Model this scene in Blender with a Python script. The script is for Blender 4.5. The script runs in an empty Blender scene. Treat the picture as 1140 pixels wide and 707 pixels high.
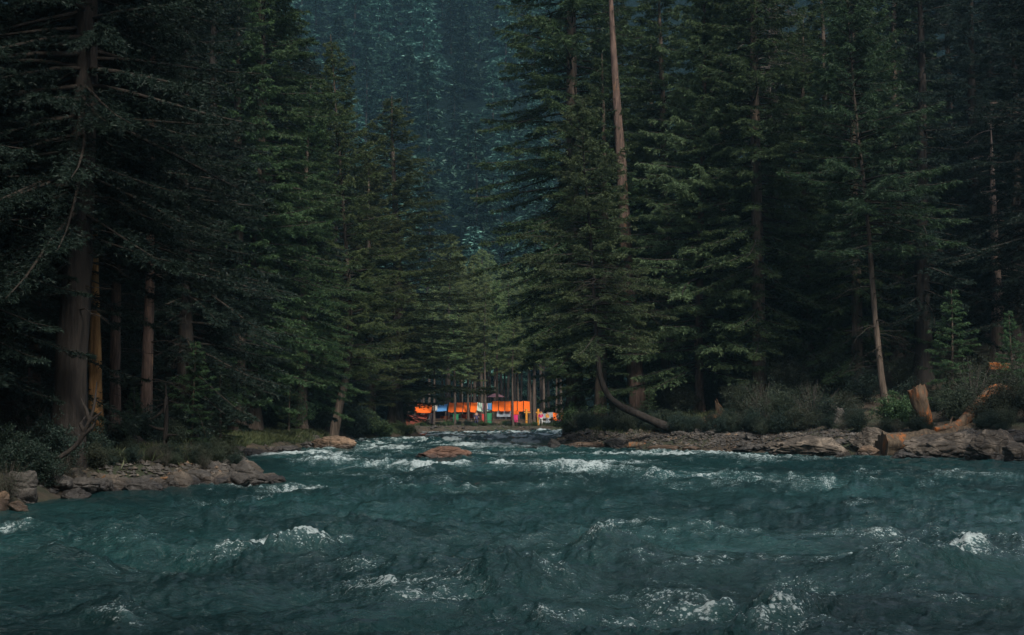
import bpy, math, random
import numpy as np
from mathutils import Vector, Matrix
R = math.radians
sc = bpy.context.scene
COL = sc.collection

# ------------------------------------------------------------------ camera, world, sun, exposure
CAM_Z = 2.0
FPX, HOR = 1566.0, 460.0
PITCH = math.atan((HOR - 353.5) / FPX)
cam_d = bpy.data.cameras.new('camera')
cam = bpy.data.objects.new('camera', cam_d)
COL.objects.link(cam)
cam.location = (0, 0, CAM_Z)
cam.rotation_euler = (math.pi / 2 + PITCH, 0, 0)
cam_d.sensor_width = 36
cam_d.lens = 36 * FPX / 1140
cam_d.clip_start = 0.1
cam_d.clip_end = 5000
sc.camera = cam

SUN_EL, SUN_AZ = 46, 160          # degrees; azimuth clockwise from +Y (view direction)
world = bpy.data.worlds.new("World")
sc.world = world
world.use_nodes = True
wn = world.node_tree
bg = wn.nodes['Background']
sky = wn.nodes.new('ShaderNodeTexSky')
sky.sky_type = 'NISHITA'
sky.sun_disc = False
sky.sun_elevation = R(SUN_EL)
sky.sun_rotation = R(SUN_AZ)
sky.air_density = 1.0
sky.dust_density = 2.5
sky.ozone_density = 1.0
hsv = wn.nodes.new('ShaderNodeHueSaturation')      # thin overcast: less blue than a clear sky
hsv.inputs['Saturation'].default_value = 0.55
wn.links.new(sky.outputs[0], hsv.inputs['Color'])
wn.links.new(hsv.outputs[0], bg.inputs[0])
bg.inputs[1].default_value = 0.13
sun_d = bpy.data.lights.new('sun', 'SUN')
sun = bpy.data.objects.new('sun', sun_d)
COL.objects.link(sun)
sun_d.energy = 3.6
sun_d.angle = R(10)
sun_d.color = (1.0, 0.92, 0.80)
_sd = Vector((math.sin(R(SUN_AZ)) * math.cos(R(SUN_EL)), math.cos(R(SUN_AZ)) * math.cos(R(SUN_EL)), math.sin(R(SUN_EL))))
sun.rotation_euler = _sd.to_track_quat('Z', 'Y').to_euler()
sun.location = _sd * 300
sc.view_settings.view_transform = 'Standard'
sc.view_settings.look = 'None'
sc.view_settings.gamma = 1
sc.view_settings.use_curve_mapping = False
sc.view_settings.exposure = 0.2
cy = sc.cycles
cy.max_bounces = 6
cy.diffuse_bounces = 3
cy.glossy_bounces = 2
cy.transmission_bounces = 2
cy.volume_bounces = 1
cy.transparent_max_bounces = 8
cy.use_denoising = True
cy.caustics_reflective = False
cy.caustics_refractive = False
HAZE = 0.00019

# ------------------------------------------------------------------ pixel helpers (photo pixels, 1140 x 707)
def ray(px, py):
    u, v = (px - 570) / FPX, (353.5 - py) / FPX
    cp, sp = math.cos(PITCH), math.sin(PITCH)
    return np.array([u, cp - sp * v, sp + cp * v])
def at(px, py, Y):
    d = ray(px, py)
    return np.array([0, 0, CAM_Z]) + d * (Y / d[1])
def gnd(px, py, z=0.0):
    d = ray(px, py)
    return np.array([0, 0, CAM_Z]) + d * ((z - CAM_Z) / d[2])
def X(px, Y):
    return at(px, 460, Y)[0]

# ------------------------------------------------------------------ noise
_pr = np.random.RandomState(7).permutation(256)
_perm = np.concatenate([_pr, _pr, _pr])
_grad = np.random.RandomState(3).normal(size=(256, 3))
_grad /= np.linalg.norm(_grad, axis=1)[:, None]
def noise3(x, y, z):
    x, y, z = np.broadcast_arrays(np.asarray(x, float), np.asarray(y, float), np.asarray(z, float))
    xi, yi, zi = np.floor(x).astype(int), np.floor(y).astype(int), np.floor(z).astype(int)
    fx, fy, fz = x - xi, y - yi, z - zi
    u, v, w = [t * t * t * (t * (t * 6 - 15) + 10) for t in (fx, fy, fz)]
    xi, yi, zi = xi & 255, yi & 255, zi & 255
    out = 0
    for a in (0, 1):
        wa = u if a else 1 - u
        for b in (0, 1):
            wb = v if b else 1 - v
            for c in (0, 1):
                wc = w if c else 1 - w
                g = _grad[_perm[_perm[_perm[(xi + a) & 255] + ((yi + b) & 255)] + ((zi + c) & 255)]]
                out = out + wa * wb * wc * (g[..., 0] * (fx - a) + g[..., 1] * (fy - b) + g[..., 2] * (fz - c))
    return out * 1.5
def fbm(x, y, z=0.0, o=4, g=0.5, l=2.03):
    s, a, f = 0, 1.0, 1.0
    for k in range(o):
        s = s + a * noise3(x * f + 17.3 * k, y * f - 5.1 * k, z * f + 3.7 * k)
        a *= g
        f *= l
    return s
def sstep(a, b, x):
    t = np.clip((x - a) / (b - a), 0, 1)
    return t * t * (3 - 2 * t)

# ------------------------------------------------------------------ mesh helpers
class MB:
    def __init__(self):
        self.v, self.f, self.m, self.n = [], [], [], 0
    def add(self, v, f, m=0):
        v = np.asarray(v, float).reshape(-1, 3)
        f = np.asarray(f, int)
        if len(f) == 0:
            return
        self.v.append(v)
        self.f.append(f + self.n)
        self.m.append(np.full(len(f), m))
        self.n += len(v)
    def tube(self, path, rad, sides=8, m=0, cap=True, rough=0.0, seed=0, jag=0.0):
        path = np.asarray(path, float)
        n = len(path)
        rad = np.broadcast_to(np.asarray(rad, float), (n,))
        t = np.gradient(path, axis=0)
        t /= np.linalg.norm(t, axis=1)[:, None] + 1e-9
        ref = np.array([1.0, 0, 0]) if abs(t[0][0]) < 0.8 else np.array([0, 1.0, 0])
        us = []
        u = ref
        for k in range(n):
            u = u - t[k] * np.dot(u, t[k])
            u = u / (np.linalg.norm(u) + 1e-9)
            us.append(u)
        us = np.array(us)
        ws = np.cross(t, us)
        a = np.arange(sides) * 2 * math.pi / sides
        rr = rad[:, None] * np.ones(sides)[None]
        if rough:
            s = np.cumsum(np.concatenate([[0], np.linalg.norm(np.diff(path, axis=0), axis=1)]))
            rr = rr * (1 + rough * fbm(np.cos(a)[None] * 2.2 + seed, np.sin(a)[None] * 2.2, s[:, None] * 0.7 + seed * 3.1, 3))
        ring = path[:, None] + rr[..., None] * (np.cos(a)[None, :, None] * us[:, None] + np.sin(a)[None, :, None] * ws[:, None])
        if jag:
            rj = np.random.RandomState(seed + 5)
            for q, fr in ((n - 1, 1.0), (n - 2, 0.5)):
                ring[q] += t[-1] * (jag * fr * rj.uniform(-0.6, 1.0, sides))[:, None]
        v = ring.reshape(-1, 3)
        i = np.arange(n - 1)[:, None] * sides
        j = np.arange(sides)[None]
        jn = (j + 1) % sides
        f = np.stack([i + j, i + jn, i + sides + jn, i + sides + j], -1).reshape(-1, 4)
        self.add(v, f, m)
        if cap and sides > 3:
            for base, order in ((0, -1), ((n - 1) * sides, 1)):
                c = v[base:base + sides].mean(0)
                vv = np.vstack([v[base:base + sides], c])
                ff = np.array([[k, (k + 1) % sides, sides, sides] if order > 0 else [(k + 1) % sides, k, sides, sides] for k in range(sides)])
                self.add(vv, ff, m)
    def box(self, c, s, m=0, rot=None):
        c, s = np.asarray(c, float), np.asarray(s, float) / 2
        v = np.array([[x, y, z] for x in (-1, 1) for y in (-1, 1) for z in (-1, 1)]) * s
        if rot is not None:
            v = v @ np.array(Matrix.Rotation(rot, 3, 'Z')).T
        self.add(v + c, [[0, 1, 3, 2], [4, 6, 7, 5], [0, 4, 5, 1], [2, 3, 7, 6], [0, 2, 6, 4], [1, 5, 7, 3]], m)
    def mesh(self, name, mats, smooth=True, attrs=None):
        me = bpy.data.meshes.new(name)
        v = np.concatenate(self.v)
        f = np.concatenate(self.f)
        mi = np.concatenate(self.m)
        tri = f[:, 2] == f[:, 3]
        cnt = np.where(tri, 3, 4)
        loops = f.ravel()[np.stack([np.ones(len(f), bool)] * 3 + [~tri], 1).ravel()]
        me.vertices.add(len(v))
        me.vertices.foreach_set('co', v.astype(np.float32).ravel())
        me.loops.add(len(loops))
        me.loops.foreach_set('vertex_index', loops.astype(np.int32))
        me.polygons.add(len(f))
        st = np.concatenate([[0], np.cumsum(cnt)[:-1]])
        me.polygons.foreach_set('loop_start', st.astype(np.int32))
        me.polygons.foreach_set('material_index', mi.astype(np.int32))
        me.polygons.foreach_set('use_smooth', np.full(len(f), smooth))
        me.update(calc_edges=True)
        for m in (mats if isinstance(mats, (list, tuple)) else [mats]):
            me.materials.append(m)
        for k, arr in (attrs or {}).items():
            at_ = me.attributes.new(k, 'FLOAT', 'POINT')
            at_.data.foreach_set('value', np.asarray(arr, np.float32))
        me.validate()
        return me
    def build(self, name, mats, parent=None, smooth=True, attrs=None, loc=None):
        return link(name, self.mesh(name, mats, smooth, attrs), parent, loc)
def link(name, me, parent=None, loc=None):
    o = bpy.data.objects.new(name, me)
    COL.objects.link(o)
    if parent is not None:
        o.parent = parent
    if loc is not None:
        o.location = loc
    return o
def tag(o, label=None, cat=None, group=None, kind=None):
    if label: o['label'] = label
    if cat: o['category'] = cat
    if group: o['group'] = group
    if kind: o['kind'] = kind
    return o
def thing(name, label, cat, loc=(0, 0, 0), rz=0, group=None, scale=1.0):
    o = bpy.data.objects.new(name, None)
    COL.objects.link(o)
    o.empty_display_size = 0.3
    o.location = loc
    o.rotation_euler = (0, 0, rz)
    o.scale = (scale,) * 3
    return tag(o, label, cat, group)
def copy_tree(o, parent=None):
    c = o.copy()
    COL.objects.link(c)
    if parent is not None:
        c.parent = parent
    for ch in list(o.children):
        copy_tree(ch, c)
    return c

# ------------------------------------------------------------------ materials
def mat(name):
    m = bpy.data.materials.new(name)
    m.use_nodes = True
    nt = m.node_tree
    return m, nt, nt.nodes['Principled BSDF']
def nd(nt, t, **kw):
    n = nt.nodes.new(t)
    for k, v in kw.items():
        if k.startswith('i_'):
            n.inputs[k[2:].replace('_', ' ')].default_value = v
        else:
            setattr(n, k, v)
    return n
def ramp(nt, src, stops):
    r = nt.nodes.new('ShaderNodeValToRGB')
    e = r.color_ramp.elements
    while len(e) < len(stops):
        e.new(0.5)
    for k, (p, c) in enumerate(stops):
        e[k].position = p
        e[k].color = (*c, 1) if len(c) == 3 else c
    nt.links.new(src, r.inputs[0])
    return r.outputs[0]
def coords(nt, scale=(1, 1, 1), kind='Object'):
    tc = nt.nodes.new('ShaderNodeTexCoord')
    mp = nt.nodes.new('ShaderNodeMapping')
    mp.inputs['Scale'].default_value = scale
    nt.links.new(tc.outputs[kind], mp.inputs[0])
    return mp.outputs[0]
def tex(nt, vec, scale, detail=5, rough=0.6, dist=0.0):
    n = nt.nodes.new('ShaderNodeTexNoise')
    n.inputs['Scale'].default_value = scale
    n.inputs['Detail'].default_value = detail
    n.inputs['Roughness'].default_value = rough
    n.inputs['Distortion'].default_value = dist
    nt.links.new(vec, n.inputs['Vector'])
    return n.outputs['Fac']
def mix(nt, fac, a, b, mode='MIX'):
    n = nt.nodes.new('ShaderNodeMix')
    n.data_type = 'RGBA'
    n.blend_type = mode
    for idx, s in ((0, fac), (6, a), (7, b)):
        if hasattr(s, 'is_output'):
            nt.links.new(s, n.inputs[idx])
        else:
            n.inputs[idx].default_value = s if idx == 0 else (*s, 1)
    return n.outputs[2]
def math_(nt, op, a, b=0.0, clamp=False):
    n = nt.nodes.new('ShaderNodeMath')
    n.operation = op
    n.use_clamp = clamp
    for k, s in enumerate((a, b)):
        if hasattr(s, 'is_output'):
            nt.links.new(s, n.inputs[k])
        else:
            n.inputs[k].default_value = s
    return n.outputs[0]
def bump(nt, p, h, strength, dist):
    b = nt.nodes.new('ShaderNodeBump')
    b.inputs['Strength'].default_value = strength
    b.inputs['Distance'].default_value = dist
    nt.links.new(h, b.inputs['Height'])
    nt.links.new(b.outputs[0], p.inputs['Normal'])
    return b

def bark_mat(name, dark, light, warm=None, warm_lo=0.5, warm_hi=0.62):
    m, nt, p = mat(name)
    v = coords(nt, (9, 9, 1.1))
    a = tex(nt, v, 1.0, 6, 0.65)
    c = ramp(nt, a, [(0.3, dark), (0.52, tuple((x + y) / 2 for x, y in zip(dark, light))), (0.72, light)])
    if warm:
        v2 = coords(nt, (1.6, 1.6, 0.5))
        w = ramp(nt, tex(nt, v2, 1.0, 5, 0.7), [(warm_lo, (0, 0, 0)), (warm_hi, (1, 1, 1))])
        k = nt.nodes.new('ShaderNodeRGBToBW')
        nt.links.new(w, k.inputs[0])
        wc = ramp(nt, a, [(0.3, tuple(x * 0.45 for x in warm)), (0.65, warm)])
        c = mix(nt, k.outputs[0], c, wc)
    nt.links.new(c, p.inputs['Base Color'])
    p.inputs['Roughness'].default_value = 0.92
    p.inputs['Specular IOR Level'].default_value = 0.2
    bump(nt, p, a, 0.9, 0.06)
    return m
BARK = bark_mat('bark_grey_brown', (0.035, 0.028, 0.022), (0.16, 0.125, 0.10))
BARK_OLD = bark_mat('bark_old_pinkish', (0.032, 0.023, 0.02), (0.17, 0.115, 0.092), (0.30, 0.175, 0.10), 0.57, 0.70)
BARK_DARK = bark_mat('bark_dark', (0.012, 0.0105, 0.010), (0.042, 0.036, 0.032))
BARK_WARM = bark_mat('bark_warm_patched', (0.05, 0.035, 0.025), (0.20, 0.14, 0.09), (0.34, 0.19, 0.085), 0.47, 0.56)
BARK_PALE = bark_mat('bark_pale_dead', (0.10, 0.075, 0.06), (0.33, 0.25, 0.21))
BARK_ORANGE = bark_mat('wood_stripped_orange', (0.10, 0.05, 0.02), (0.52, 0.29, 0.12))
BARK_CAMP = bark_mat('bark_slender', (0.035, 0.028, 0.024), (0.14, 0.11, 0.092))
ROT = bark_mat('wood_rotten_orange', (0.05, 0.038, 0.028), (0.19, 0.135, 0.09), (0.40, 0.125, 0.03), 0.47, 0.60)
LIMB = bark_mat('bark_limb_dark', (0.014, 0.012, 0.010), (0.045, 0.038, 0.032))
LOGM = bark_mat('wood_log_weathered', (0.035, 0.028, 0.022), (0.15, 0.115, 0.08), (0.40, 0.14, 0.04), 0.57, 0.68)
DRIFT = bark_mat('wood_drift_orange', (0.04, 0.026, 0.016), (0.21, 0.12, 0.065))

def needle_mat(name, dark, mid, tipc, trans=0.25, vr=0.5):
    m, nt, p = mat(name)
    v = coords(nt)
    n = tex(nt, v, 0.55, 4, 0.6)
    oi = nt.nodes.new('ShaderNodeObjectInfo')
    c = ramp(nt, n, [(0.34, dark), (0.62, mid)])
    atn = nt.nodes.new('ShaderNodeAttribute')
    atn.attribute_name = 'tip'
    c = mix(nt, atn.outputs['Fac'], c, tipc)
    hs = nt.nodes.new('ShaderNodeHueSaturation')
    nt.links.new(c, hs.inputs['Color'])
    nt.links.new(math_(nt, 'ADD', math_(nt, 'MULTIPLY', oi.outputs['Random'], 0.05), 0.475), hs.inputs['Hue'])
    nt.links.new(math_(nt, 'ADD', math_(nt, 'MULTIPLY', oi.outputs['Random'], vr), 1 - vr / 2), hs.inputs['Value'])
    nt.links.new(hs.outputs[0], p.inputs['Base Color'])
    p.inputs['Roughness'].default_value = 0.55
    p.inputs['Specular IOR Level'].default_value = 0.25
    tr = nt.nodes.new('ShaderNodeBsdfTranslucent')
    nt.links.new(hs.outputs[0], tr.inputs['Color'])
    mx = nt.nodes.new('ShaderNodeMixShader')
    mx.inputs[0].default_value = trans
    nt.links.new(p.outputs[0], mx.inputs[1])
    nt.links.new(tr.outputs[0], mx.inputs[2])
    nt.links.new(mx.outputs[0], nt.nodes['Material Output'].inputs[0])
    return m
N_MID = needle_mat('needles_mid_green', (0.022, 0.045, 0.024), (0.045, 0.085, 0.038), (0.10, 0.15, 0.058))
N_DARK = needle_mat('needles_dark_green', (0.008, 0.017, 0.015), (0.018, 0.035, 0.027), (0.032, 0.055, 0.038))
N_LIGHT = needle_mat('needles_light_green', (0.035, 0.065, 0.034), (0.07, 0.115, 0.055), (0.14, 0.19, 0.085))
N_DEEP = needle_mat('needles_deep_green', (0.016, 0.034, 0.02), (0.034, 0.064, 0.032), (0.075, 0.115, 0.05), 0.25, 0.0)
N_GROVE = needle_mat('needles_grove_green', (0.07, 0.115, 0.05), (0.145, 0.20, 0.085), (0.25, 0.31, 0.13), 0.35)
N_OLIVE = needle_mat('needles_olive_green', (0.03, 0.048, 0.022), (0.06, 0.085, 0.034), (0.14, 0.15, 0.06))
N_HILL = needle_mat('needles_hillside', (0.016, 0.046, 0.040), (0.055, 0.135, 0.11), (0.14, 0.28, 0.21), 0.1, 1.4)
LEAF = needle_mat('leaves_shrub', (0.014, 0.022, 0.015), (0.032, 0.046, 0.029), (0.065, 0.082, 0.052), 0.2)
GRASS = needle_mat('grass_blades', (0.022, 0.034, 0.014), (0.05, 0.068, 0.028), (0.10, 0.105, 0.05), 0.2)
DRYBR = bark_mat('dry_branches', (0.05, 0.044, 0.04), (0.15, 0.135, 0.12))

# ground
m, nt, p = mat('forest_floor')
v = coords(nt)
a = tex(nt, v, 0.35, 6, 0.65)
b = tex(nt, v, 4.5, 8, 0.78)
c1 = ramp(nt, b, [(0.3, (0.022, 0.017, 0.012)), (0.5, (0.055, 0.041, 0.028)), (0.7, (0.12, 0.085, 0.055))])
c2 = ramp(nt, b, [(0.3, (0.016, 0.024, 0.011)), (0.7, (0.045, 0.058, 0.026))])
c = mix(nt, ramp(nt, a, [(0.46, (0, 0, 0)), (0.58, (1, 1, 1))]), c1, c2)
# bare orange brown soil where the bank has slipped
vs = nt.nodes.new('ShaderNodeVectorMath'); vs.operation = 'DISTANCE'
vs.inputs[1].default_value = (12.2, 80.5, 1.6)
nt.links.new(v, vs.inputs[0])
sl_ = math_(nt, 'ADD', vs.outputs['Value'], math_(nt, 'MULTIPLY', math_(nt, 'SUBTRACT', b, 0.5), 5.0))
slip = nt.nodes.new('ShaderNodeMapRange')
nt.links.new(sl_, slip.inputs['Value'])
slip.inputs['From Min'].default_value = 1.6; slip.inputs['From Max'].default_value = 3.0
slip.inputs['To Min'].default_value = 1.0; slip.inputs['To Max'].default_value = 0.0
c = mix(nt, slip.outputs[0], c, ramp(nt, b, [(0.3, (0.07, 0.03, 0.012)), (0.7, (0.36, 0.16, 0.05))]))
nt.links.new(c, p.inputs['Base Color'])
p.inputs['Roughness'].default_value = 0.95
bump(nt, p, b, 1.0, 0.2)
FLOOR = m
m, nt, p = mat('hillside_cover')
v = coords(nt)
c = ramp(nt, tex(nt, v, 0.25, 6, 0.7), [(0.35, (0.003, 0.007, 0.007)), (0.65, (0.007, 0.014, 0.013))])
nt.links.new(c, p.inputs['Base Color'])
p.inputs['Roughness'].default_value = 1.0
p.inputs['Specular IOR Level'].default_value = 0.0
bump(nt, p, tex(nt, v, 0.6, 5, 0.7), 1.0, 1.5)
HILLM = m

def rock_mat(name, dark, mid, light, wet=True):
    m, nt, p = mat(name)
    v = coords(nt)
    a = tex(nt, v, 1.3, 8, 0.68, 0.4)
    b = tex(nt, v, 6.5, 8, 0.75)
    c = ramp(nt, a, [(0.3, dark), (0.5, mid), (0.68, light)])
    c = mix(nt, 0.55, c, ramp(nt, b, [(0.3, (0.35, 0.33, 0.31)), (0.55, (1, 1, 1)), (0.75, (1.25, 1.2, 1.15))]), 'MULTIPLY')
    vo = nt.nodes.new('ShaderNodeTexVoronoi')
    vo.feature = 'DISTANCE_TO_EDGE'
    vo.inputs['Scale'].default_value = 1.5
    nt.links.new(coords(nt, (1, 1, 2.1)), vo.inputs['Vector'])
    crack = math_(nt, 'MINIMUM', math_(nt, 'MULTIPLY', vo.outputs['Distance'], 9.0), 1.0)
    rough = 0.85
    if wet:   # the washed, darker and shinier rim just above the water line
        g = nt.nodes.new('ShaderNodeNewGeometry')
        s = nt.nodes.new('ShaderNodeSeparateXYZ')
        nt.links.new(g.outputs['Position'], s.inputs[0])
        z = math_(nt, 'ADD', s.outputs['Z'], math_(nt, 'MULTIPLY', b, -0.35))
        wt = ramp(nt, z, [(0.0, (1, 1, 1)), (0.16, (0, 0, 0))])
        c = mix(nt, wt, c, mix(nt, 1.0, c, (0.38, 0.38, 0.4), 'MULTIPLY'))
        r = nt.nodes.new('ShaderNodeMapRange')
        nt.links.new(wt, r.inputs['Value'])
        r.inputs['To Min'].default_value = 0.85
        r.inputs['To Max'].default_value = 0.35
        nt.links.new(r.outputs[0], p.inputs['Roughness'])
    nt.links.new(c, p.inputs['Base Color'])
    h = math_(nt, 'ADD', math_(nt, 'MULTIPLY', b, 0.7), math_(nt, 'MULTIPLY', crack, 0.35))
    bump(nt, p, h, 0.9, 0.12)
    return m
ROCK = rock_mat('rock_grey_brown', (0.022, 0.019, 0.016), (0.075, 0.062, 0.049), (0.26, 0.215, 0.17))
ROCK_RED = rock_mat('rock_red_brown', (0.035, 0.02, 0.014), (0.11, 0.058, 0.038), (0.20, 0.11, 0.075))
ROCK_DARK = rock_mat('rock_dark', (0.02, 0.02, 0.02), (0.06, 0.055, 0.05), (0.13, 0.12, 0.11))
ROCK_PALE = rock_mat('rock_pale', (0.18, 0.16, 0.13), (0.38, 0.34, 0.28), (0.58, 0.53, 0.45))
ROCK_TAN = rock_mat('rock_tan', (0.045, 0.032, 0.022), (0.13, 0.088, 0.058), (0.27, 0.18, 0.12))

def cloth(name, col, col2=None, rough=0.75, stripes=0, trans=0.0):
    m, nt, p = mat(name)
    n = tex(nt, coords(nt), 2.2, 4, 0.6)
    c = mix(nt, n, tuple(x * 0.8 for x in col), tuple(min(1, x * 1.15) for x in col))
    if col2 is not None:
        w = nt.nodes.new('ShaderNodeTexWave')
        w.inputs['Scale'].default_value = stripes
        nt.links.new(coords(nt), w.inputs['Vector'])
        c = mix(nt, ramp(nt, w.outputs['Fac'], [(0.48, (0, 0, 0)), (0.52, (1, 1, 1))]), c, col2)
    nt.links.new(c, p.inputs['Base Color'])
    p.inputs['Roughness'].default_value = rough
    if trans:
        tr = nt.nodes.new('ShaderNodeBsdfTranslucent')
        nt.links.new(c, tr.inputs['Color'])
        mx = nt.nodes.new('ShaderNodeMixShader')
        mx.inputs[0].default_value = trans
        nt.links.new(p.outputs[0], mx.inputs[1])
        nt.links.new(tr.outputs[0], mx.inputs[2])
        nt.links.new(mx.outputs[0], nt.nodes['Material Output'].inputs[0])
    return m
C_ORANGE = cloth('tarp_orange', (1.0, 0.17, 0.008), trans=0.3)
C_ORANGE_D = cloth('tarp_rust', (0.42, 0.095, 0.025), trans=0.2)
C_MAROON = cloth('tent_maroon', (0.24, 0.055, 0.035), trans=0.15)
C_BLUE = cloth('tarp_blue', (0.10, 0.30, 0.62), trans=0.2)
C_WHITE = cloth('tarp_white', (0.62, 0.62, 0.60), trans=0.2)
C_STRIPE = cloth('tarp_striped', (0.62, 0.62, 0.58), (0.12, 0.34, 0.22), stripes=1.6)
C_PINK = cloth('tarp_pink', (0.60, 0.30, 0.36))
C_GREEN = cloth('cloth_green', (0.02, 0.20, 0.09))
C_RED = cloth('cloth_red', (0.50, 0.05, 0.04))
C_MAGENTA = cloth('cloth_magenta', (0.62, 0.02, 0.16))
C_GREY = cloth('cloth_blue_grey', (0.30, 0.36, 0.42))
C_SLATE = cloth('tarp_grey', (0.22, 0.24, 0.25))
C_NAVY = cloth('cloth_navy', (0.04, 0.04, 0.10))
C_DARK = cloth('dark_opening', (0.008, 0.009, 0.012))
C_YELLOW = cloth('paint_amber', (0.62, 0.26, 0.03))
WOODPOST = bark_mat('wood_post', (0.05, 0.038, 0.03), (0.17, 0.125, 0.095))
SKIN = cloth('skin', (0.38, 0.22, 0.15), rough=0.5)
HAIRM = cloth('hair_black', (0.012, 0.01, 0.01), rough=0.5)
PLASTIC = cloth('litter_white', (0.75, 0.76, 0.78), rough=0.35)

# water
m, nt, p = mat('river_water')
v = coords(nt, (0.75, 1.45, 1.0))
n1 = tex(nt, v, 2.6, 6, 0.62, 0.0)
n2 = tex(nt, v, 9.0, 5, 0.65, 0.0)
n3 = tex(nt, coords(nt, (1, 1, 1)), 0.13, 3, 0.5)
n4 = tex(nt, coords(nt, (1.0, 1.2, 1.0)), 26.0, 4, 0.75)
fa = nt.nodes.new('ShaderNodeAttribute')
fa.attribute_name = 'foam'
deep = mix(nt, ramp(nt, n3, [(0.38, (0, 0, 0)), (0.62, (1, 1, 1))]), (0.005, 0.026, 0.028), (0.013, 0.055, 0.056))
deep = mix(nt, ramp(nt, n1, [(0.38, (0, 0, 0)), (0.66, (1, 1, 1))]), mix(nt, 1.0, deep, (0.7, 0.74, 0.76), 'MULTIPLY'), deep)
# foam: the foam attribute marks where the water breaks; fine noise breaks it into flecks
fm = math_(nt, 'ADD', math_(nt, 'MULTIPLY', math_(nt, 'SUBTRACT', n4, 0.5), 3.4), math_(nt, 'MULTIPLY', math_(nt, 'SUBTRACT', n2, 0.5), 2.6))
fm = math_(nt, 'ADD', math_(nt, 'MULTIPLY', fa.outputs['Fac'], 0.9), fm)
fmask = ramp(nt, fm, [(0.55, (0, 0, 0)), (0.98, (1, 1, 1))])
fmask = math_(nt, 'MULTIPLY', fmask, math_(nt, 'MULTIPLY', fa.outputs['Fac'], 5.0, True))
aer = ramp(nt, fa.outputs['Fac'], [(0.05, (0, 0, 0)), (0.8, (0.75, 0.75, 0.75))])
base = mix(nt, aer, deep, (0.065, 0.135, 0.14))
vo = nt.nodes.new('ShaderNodeTexVoronoi')
vo.inputs['Scale'].default_value = 17
nt.links.new(coords(nt, (1.0, 1.0, 1.0)), vo.inputs['Vector'])
fleck = math_(nt, 'LESS_THAN', vo.outputs['Distance'], math_(nt, 'MULTIPLY', math_(nt, 'SUBTRACT', fa.outputs['Fac'], 0.06), 0.75))
fmask = math_(nt, 'MAXIMUM', fmask, math_(nt, 'MULTIPLY', fleck, 0.85))
c = mix(nt, fmask, base, (0.42, 0.50, 0.51))
nt.links.new(c, p.inputs['Base Color'])
rr = nt.nodes.new('ShaderNodeMapRange')
nt.links.new(fmask, rr.inputs['Value'])
rr.inputs['To Min'].default_value = 0.12
rr.inputs['To Max'].default_value = 0.8
nt.links.new(rr.outputs[0], p.inputs['Roughness'])
p.inputs['IOR'].default_value = 1.33
hh = math_(nt, 'ADD', math_(nt, 'MULTIPLY', n1, 1.0), math_(nt, 'MULTIPLY', n2, 0.5))
hh = math_(nt, 'ADD', hh, math_(nt, 'MULTIPLY', n4, 0.06))
bump(nt, p, hh, 0.95, 0.15)
WATER = m

# ------------------------------------------------------------------ river outline and terrain
RIVER = np.array([(34, -60), (24, -15), (8, -1.5), (-6, 2.5), (-11.0, 10), (-10.3, 28), (-10.6, 35.6), (-9.1, 38.7), (-6.9, 40.3), (-7.4, 43.5), (-10.8, 50), (-12, 62), (-13, 73),  # bend behind the camera is made up to give the added shade trees land
                  (-11.2, 85), (-12, 100), (-12.2, 110), (-8.4, 115), (-7.4, 122), (-9.5, 138), (-9.0, 150), (0, 154), (8, 156.5), (20, 160), (90, 170),
                  (90, 138), (25, 122), (9, 112), (3.4, 100), (2.2, 92), (2.8, 85), (8.1, 76), (13, 70.5), (21.8, 61), (27, 45), (27, 20), (42, -8), (70, -60)], float)
def river_dist(x, y):
    x, y = np.asarray(x, float), np.asarray(y, float)
    best = np.full(x.shape, 1e9)
    inside = np.zeros(x.shape, bool)
    n = len(RIVER)
    for k in range(n):
        (x0, y0), (x1, y1) = RIVER[k], RIVER[(k + 1) % n]
        dx, dy = x1 - x0, y1 - y0
        t = np.clip(((x - x0) * dx + (y - y0) * dy) / (dx * dx + dy * dy), 0, 1)
        best = np.minimum(best, np.hypot(x - x0 - t * dx, y - y0 - t * dy))
        cond = ((y0 > y) != (y1 > y)) & (x < (x1 - x0) * (y - y0) / (y1 - y0 + 1e-12) + x0)
        inside ^= cond
    return np.where(inside, -best, best)
def height(x, y):
    x, y = np.asarray(x, float), np.asarray(y, float)
    d = river_dist(x, y)
    d = d + 0.5 * fbm(x * 0.45, y * 0.45, 2.0, 3) * np.clip(1 - np.abs(d) / 6, 0, 1)
    z = np.where(d < 0, -1.4 * sstep(0, 3.5, -d) - 0.08, 0.55 * sstep(0, 1.6, d) - 0.08 * (1 - sstep(0, 0.5, d)))
    land = np.clip(d, 0, None)
    right = sstep(-2, 3, x) * (1 - sstep(118, 140, y))
    left = 1 - sstep(-14, -4, x)
    far = sstep(135, 150, y)
    slope = (0.17 * np.minimum(land, 14) + 0.30 * np.clip(land - 14, 0, 30)) * right
    slope = np.maximum(slope, (0.07 * np.minimum(land, 12) + 0.16 * np.clip(land - 12, 0, 30)) * left * (1 - far))
    z = z + slope
    z = z + 0.14 * fbm(x * 0.6, y * 0.6, 5.0, 4) * sstep(-1, 2, d) + 0.35 * fbm(x * 0.12, y * 0.12, 9.0, 3) * sstep(2, 8, d) * (1 - far * (1 - sstep(175, 210, y)))
    hill = np.clip(y - 250, 0, None)
    z = z + 0.72 * np.maximum(hill - 4, 0) * sstep(0, 25, hill) + 5 * fbm(x * 0.02, y * 0.02, 1.0, 3) * sstep(10, 60, hill)
    side = np.clip(np.abs(x) - 55, 0, None)
    z = z + 0.5 * side * sstep(0, 25, side)
    return z
def gz(x, y):
    return float(height(np.array([x]), np.array([y]))[0])
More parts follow.
